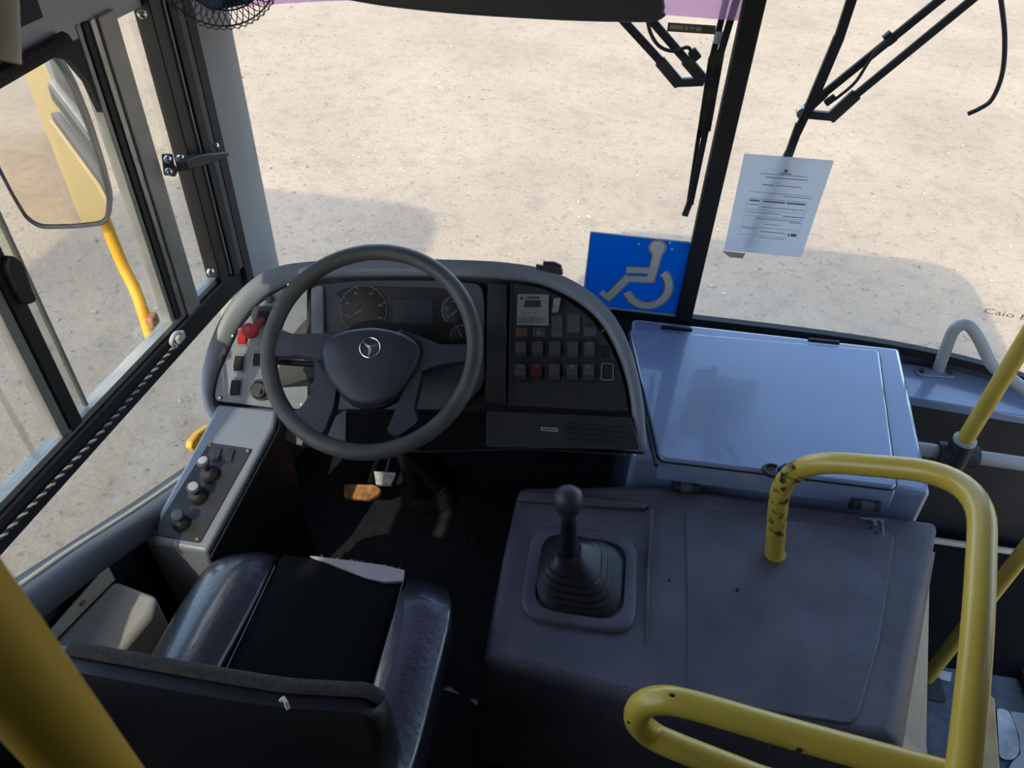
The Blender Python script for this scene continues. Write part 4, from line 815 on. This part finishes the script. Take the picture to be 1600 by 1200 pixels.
sym([(1027, 398), (1017, 435)], 'symbol_back'); sym([(984, 422), (1012, 423)], 'symbol_arm', 0.8)
sym([(982, 436), (1014, 437)], 'symbol_seat', 0.85); sym([(978, 437), (951, 464)], 'symbol_leg'); sym([(950, 464), (942, 459)], 'symbol_foot', 0.75)
for m, r_, o_ in (('signedge', 1.3, .009), ('signwhite', 1.0, .012)):
    c = W_(1027, 387, o_); obj('symbol_head', lathe([(0.0205 * r_, 0), (0.0205 * r_, 0.0015)], c, (0, -1, 0), 24), m, sg)
    pts = [(1036, 427), (1042, 434), (1045, 446), (1042, 459), (1032, 471), (1018, 477), (1003, 477), (989, 470), (979, 457)]
    P = smooth([W_(*p, o_) for p in pts], 5); L = []
    for i, p in enumerate(P):
        d = (P[min(i + 1, len(P) - 1)] - P[max(i - 1, 0)]).normalized(); nn = d.cross(V((0, 1, 0))).normalized() * 0.0115 * (r_ if r_ > 1 else 0.9); L.append([p + nn, p - nn, p - nn + V((0, .0015, 0)), p + nn + V((0, .0015, 0))])
    obj('symbol_wheel', loft(L), m, sg, sm=False)
for p in ((998, 381), (1047, 379), (1050, 389), (1050, 481)): obj('water_bubble', lathe([(0.004, 0), (0.003, 0.001)], W_(*p, .008), (0, -1, 0), 8), 'white_plastic', sg)
# document sheet
dc = thing('document_sheet', 'printed paper document taped to the right windscreen pane', 'paper', aws(1192, 398, .01))
D = [aws(1163, 240, .010), aws(1303, 251, .010), aws(1252, 402, .010), aws(1131, 391, .010)]
obj('sheet', prism(D, (0, 0.0008, 0)), 'paper', dc, sm=False)
def dpt(u, v): a = D[0] * (1 - u) + D[1] * u; b = D[3] * (1 - u) + D[2] * u; return a * (1 - v) + b * v + V((0, -0.0012, 0))
ln = []
def line(u0, u1, v, h=0.006): return ([dpt(u0, v), dpt(u1, v), dpt(u1, v + h), dpt(u0, v + h)], [(0, 1, 2, 3)])
for v, u0, u1, h in ((.17, .22, .78, .005), (.20, .30, .78, .007), (.275, .28, .42, .008), (.275, .44, .74, .006), (.355, .16, .88, .004), (.375, .56, .90, .006), (.42, .17, .86, .004), (.435, .18, .30, .016), (.435, .34, .60, .016), (.435, .62, .84, .016), (.48, .18, .30, .006), (.50, .34, .86, .006), (.535, .16, .86, .003), (.56, .18, .60, .005), (.575, .62, .86, .008), (.60, .16, .86, .003), (.62, .30, .84, .006), (.635, .72, .86, .007), (.675, .42, .62, .004), (.715, .14, .86, .003), (.73, .16, .34, .006), (.755, .40, .72, .006), (.80, .14, .74, .003), (.82, .40, .72, .005)): ln.append(line(u0, u1, v, h))
for u in (.15, .87): ln.append(([dpt(u, .42), dpt(u + .003, .42), dpt(u + .003, .80), dpt(u, .80)], [(0, 1, 2, 3)]))
ln.append(([dpt(.32, .42), dpt(.323, .42), dpt(.323, .535), dpt(.32, .535)], [(0, 1, 2, 3)]))
ln += [line(.49, .53, .115, .03), line(.46, .58, .152, .010), line(.745, .765, .755, .028), line(.78, .85, .752, .032)]
obj('printed_lines', gm(*ln), 'print', dc, sm=False)
obj('tape_strip', prism([aws(1128, 392, .011), aws(1165, 396, .011), aws(1160, 404, .011), aws(1140, 402, .011)], (0, .0006, 0)), 'beige', dc, sm=False)
# small stickers
st_ = thing('glass_sticker', 'small dark printed label under the violet film', 'sticker', aws(1082, 50, .003))
S = [aws(1044, 35, .004), aws(1119, 40, .004), aws(1117, 54, .004), aws(1042, 49, .004)]
obj('label_sheet', prism(S, (0, 0.0006, 0)), 'sticker', st_, sm=False)
def spt(u, v): return (S[0] * (1 - u) + S[1] * u) * (1 - v) + (S[3] * (1 - u) + S[2] * u) * v + V((0, -0.001, 0))
def srect(u0, u1, v0, v1): return ([spt(u0, v0), spt(u1, v0), spt(u1, v1), spt(u0, v1)], [(0, 1, 2, 3)])
obj('label_print', gm(srect(.05, .33, .22, .66), srect(.36, .43, .3, .7), srect(.48, .56, .3, .55), srect(.6, .7, .3, .72)), 'sticker_light', st_, sm=False)
obj('label_digits', gm(*[srect(.74 + i * .045, .765 + i * .045, .25, .55) for i in range(5)], *[srect(.74 + i * .045, .765 + i * .045, .66, .85) for i in range(5)]), 'ink', st_, sm=False)
c = aws(1572, 491, .004); tag(obj('maker_sticker', text('Caio B', 0.040, c, (aws(1592, 494, .004) - aws(1552, 487, .004)), (0, 0, 1), 0.001, 0.6), 'olive', sm=False), 'olive lettering on the lower right windscreen glass', 'sticker')

# wipers outside
def wpr(px, py, off=-0.05): return aws(px, py, off)
def bar(a, b, wdt, th=0.012, m=None):
    a, b = V(a), V(b); d = (b - a).normalized(); nn = d.cross(V((0, 1, 0))).normalized() * wdt / 2; t = V((0, th, 0))
    return prism([a + nn, b + nn, b - nn, a - nn], t)
w1 = thing('wiper', 'left windscreen wiper with its blade along the divider', 'wiper', wpr(1080, 335), 'windscreen wipers')
obj('arm', bar(wpr(960, 18), wpr(1035, 100), 0.020), 'rubber', w1, bevel=0.003); obj('arm_end', bar(wpr(1030, 96), wpr(1062, 134), 0.028, 0.016), 'charcoal', w1, bevel=0.004)
obj('arm', bar(wpr(1005, 18), wpr(1078, 102), 0.020), 'rubber', w1, bevel=0.003); obj('arm_end', bar(wpr(1071, 94), wpr(1102, 130), 0.028, 0.016), 'charcoal', w1, bevel=0.004)
obj('link', bar(wpr(1056, 131), wpr(1100, 129), 0.020, 0.018), 'charcoal', w1, bevel=0.003)
obj('nozzle', bar(wpr(1080, 80, -.045), wpr(1091, 94, -.045), 0.022, 0.014), 'rubber', w1, bevel=0.003)
obj('washer_hose', tube(smooth([wpr(1010, 20, -.045), wpr(1016, 50, -.045), wpr(1030, 72, -.045), wpr(1052, 80, -.045), wpr(1074, 74, -.045), wpr(1082, 84, -.045)], 6), 0.0045, 8), 'rubber', w1)
obj('blade_frame', gm(bar(wpr(1142, -30, -.03), wpr(1112, 96, -.03), 0.014), bar(wpr(1112, 90, -.03), wpr(1093, 215, -.03), 0.014), bar(wpr(1093, 205, -.03), wpr(1073, 335, -.03), 0.010)), 'rubber', w1)
obj('blade_rubber', gm(bar(wpr(1160, -30, -.02), wpr(1126, 85, -.02), 0.016), bar(wpr(1126, 80, -.02), wpr(1104, 205, -.02), 0.020), bar(wpr(1104, 200, -.02), wpr(1079, 320, -.02), 0.015), bar(wpr(1079, 315, -.02), wpr(1070, 338, -.02), 0.016)), 'rubber', w1)
obj('blade_clip', bar(wpr(1128, 50, -.028), wpr(1122, 70, -.028), 0.026, 0.016), 'grey_tube', w1, bevel=0.003)
w3 = thing('wiper', 'right windscreen wiper reaching down behind the paper document', 'wiper', wpr(1168, 388), 'windscreen wipers')
obj('arm', bar(wpr(1500, -24), wpr(1285, 150), 0.019), 'rubber', w3, bevel=0.003); obj('arm', bar(wpr(1550, -24), wpr(1335, 152), 0.019), 'rubber', w3, bevel=0.003)
obj('arm_end', bar(wpr(1340, 148), wpr(1296, 188), 0.030, 0.016), 'charcoal', w3, bevel=0.004); obj('arm_end', bar(wpr(1290, 145), wpr(1255, 178), 0.026, 0.016), 'charcoal', w3, bevel=0.004)
obj('link', bar(wpr(1302, 184), wpr(1258, 180), 0.020, 0.018), 'charcoal', w3, bevel=0.003)
obj('arm_band', bar(wpr(1385, 66, -.047), wpr(1397, 56, -.047), 0.028, 0.014), 'rubber', w3)
obj('nozzle', bar(wpr(1290, 164, -.045), wpr(1306, 152, -.045), 0.016, 0.014), 'rubber', w3, bevel=0.003)
obj('washer_hose', tube(smooth([wpr(1392, 60, -.045), wpr(1370, 78, -.045), wpr(1355, 100, -.045), wpr(1335, 130, -.045), wpr(1304, 156, -.045)], 6), 0.004, 8), 'rubber', w3)
obj('blade_frame', gm(bar(wpr(1341, -30, -.03), wpr(1311, 62, -.03), 0.022), bar(wpr(1312, 58, -.03), wpr(1264, 172, -.03), 0.024), bar(wpr(1264, 170, -.03), wpr(1245, 210, -.03), 0.020)), 'rubber', w3)
obj('blade_rubber', gm(bar(wpr(1250, 195, -.02), wpr(1232, 245, -.02), 0.020), bar(wpr(1233, 240, -.02), wpr(1168, 386, -.02), 0.020)), 'rubber', w3)
obj('pivot', lathe([(0.014, 0), (0.014, 0.02)], wpr(1254, 178, -.03), (0, 1, 0), 16), 'steel', w3)
tag(obj('loose_hose', tube(smooth([wpr(1556, -40), wpr(1564, 0), wpr(1570, 60), wpr(1566, 115), wpr(1550, 155), wpr(1530, 170), wpr(1512, 178)], 6), 0.0055, 8), 'rubber'), 'thin dark hose hanging loose outside the right windscreen', 'hose')

# sun visor roll at the top
vs_ = thing('sun_visor', 'dark roller sun visor hanging at the top of the windscreen', 'visor', ayy(800, 25, 1.78))
def vq(px, py, y=1.78): return ayy(px, py, y)
vp = [vq(520, -6), vq(600, 8), vq(700, 19), vq(800, 26), vq(900, 31), vq(990, 33), vq(1022, 32), vq(1036, 24), vq(1039, 14), vq(1036, -10), vq(1030, -70), vq(500, -90)]
obj('visor_sheet', prism(vp, (0, 0.022, 0.0)), 'visor', vs_, bevel=0.008, segs=3)
obj('visor_hem', tube(smooth([p + V((0, 0.009, 0.006)) for p in vp[:8]], 4), 0.0105, 10), 'visor', vs_)
obj('visor_bracket', tube([vq(760, -80), V((vq(760, -80).x, 1.80, 1.82))], 0.012, 10), 'charcoal', vs_)

# wall fan, upper left
FC = adp(338, -66, 1.20); fnr = (CAM - FC).normalized(); fnr = (fnr + V((0.25, 0.0, -0.10))).normalized()
fu, fv, fa = frame(fnr); FR = 0.098
fan = thing('cab_fan', 'small fan with blue blades and wire cage at the upper left', 'fan', FC)
wires = []
for sgn in (1, -1):
    for k in range(54):
        a = 2 * math.pi * k / 54; pth = []
        for j in range(8):
            t = j / 7; aa = a + sgn * 0.55 * t; r = 0.022 + (FR + 0.006 - 0.022) * math.sin(t * math.pi / 2) ** 0.9
            hgt = sgn * 0.040 * math.cos(t * math.pi / 2) - sgn * 0.004
            pth.append(FC + (fu * math.cos(aa) + fv * math.sin(aa)) * r + fa * hgt)
        wires.append(tube(pth, 0.0009, 4))
cg = obj('wire_cage', gm(*wires), 'charcoal', fan); cg['kind'] = 'stuff'
for r, h in ((FR, 0.0), (FR * 0.72, 0.028), (FR * 0.72, -0.028)): obj('cage_ring', tube([FC + (fu * math.cos(a) + fv * math.sin(a)) * r + fa * h for a in (2 * math.pi * k / 48 for k in range(48))], 0.0013, 5, True), 'rubber', fan)
obj('cage_hub', lathe([(0.024, 0.036), (0.024, 0.041), (0.012, 0.043)], FC, fa, 20), 'charcoal', fan)
for k in range(4):
    a = 2 * math.pi * k / 4 + 0.5; rows = []
    for j in range(6):
        t = j / 5; r = 0.014 + t * (FR * 0.80 - 0.014); wdt = 0.30 + 0.50 * math.sin(min(1, t * 1.2) * math.pi * 0.6)
        rows.append([FC + (fu * math.cos(a + s * wdt) + fv * math.sin(a + s * wdt)) * r + fa * (s * 0.012 + d) for s, d in ((-1, 0.001), (0, 0.002), (1, 0.001), (1, -0.001), (0, 0.0), (-1, -0.001))])
    obj('fan_blade', loft(rows), 'fan_blue', fan, ang=70)
obj('fan_motor', lathe([(0.02, -0.035), (0.035, -0.045), (0.035, -0.09), (0.02, -0.10)], FC, fa, 18), 'charcoal', fan)
obj('fan_arm', tube([FC - fa * 0.095, FC - fa * 0.11 + V((-0.05, 0.03, 0.10)), V((FC.x - 0.10, FC.y + 0.06, 2.06))], 0.012, 10), 'charcoal', fan)

# ================================================================ OUTSIDE MIRROR
MC = adp(85, 215, 1.58); MN = (V((0.02, -0.96, -0.26)).normalized() - (MC - CAM).normalized()).normalized()
mr = thing('side_mirror', 'large rectangular outside mirror with black frame on yellow arm', 'mirror', MC + V((0, 0, -0.2)))
def mq(px, py, off=0.0): return apl(px, py, MC + MN * off, MN)
MO = fillet([mq(x, y) for x, y in ((-32, 150), (-14, 80), (20, 72), (62, 70), (84, 82), (112, 130), (140, 200), (160, 262), (173, 312), (170, 350), (120, 356), (64, 357), (42, 344), (20, 308), (-10, 250))], 0.02, 4, True)
mc = sum(MO, V()) / len(MO)
obj('mirror_housing', loft([inset(MO, 0.90, -MN * 0.06, mc), inset(MO, 1.0, -MN * 0.03, mc), inset(MO, 1.0, MN * 0.004, mc), inset(MO, 0.985, MN * 0.008, mc), inset(MO, 0.955, MN * 0.006, mc), inset(MO, 0.945, MN * 0.0, mc)]), 'charcoal', mr, ang=45)
obj('mirror_glass', prism(inset(MO, 0.94, MN * 0.003, mc), -MN * 0.002), 'mirror', mr, sm=False)
bm_ = mq(166, 350, -0.03)
arm = smooth([bm_ + V((0, 0, 0.04)), bm_, axx(190, 410, -1.10), axx(212, 455, -1.07), axx(224, 490, -1.05), axx(238, 535, -1.03), axx(246, 560, -1.00)], 6)
am = obj('mirror_arm', tube(arm, 0.0135, 14), 'orange_yellow', mr)
obj('arm_clamp', box(axx(238, 500, -1.03), (0.02, 0.03, 0.03)), 'rust', am, bevel=0.005)
tp = mq(58, 66, -0.03); obj('top_arm', tube([tp + V((0, 0, -0.05)), tp, tp + V((0.02, 0.02, 0.06)), tp + V((0.12, 0.10, 0.20))], 0.0135, 12), 'orange_yellow', mr)
tag(obj('roller_blind', tube([aw(2, -60, .02), aw(6, 0, .022), aw(10, 97, .024)], 0.020, 14), 'beige', bevel=0), 'beige rolled blind end at the upper left corner', 'blind')

# made-up shade roof, added unseen behind the bus to throw the second yard shadow
cpx = fillet([V((-5.53, -6.5, 5.0)), V((-3.08, -6.5, 5.0)), V((-3.08, -0.68, 5.0)), V((-5.53, -0.68, 5.0))], 0.40, 8, True)
struct('added_canopy', gm(prism(cpx, (0, 0, 0.12)), *[tube([V((-4.0, y, -1)), V((-4.0, y, 5.0))], 0.06, 10) for y in (-2.0, -5.5)]), 'pillar', 'added pale shade roof on posts, unseen behind the bus')
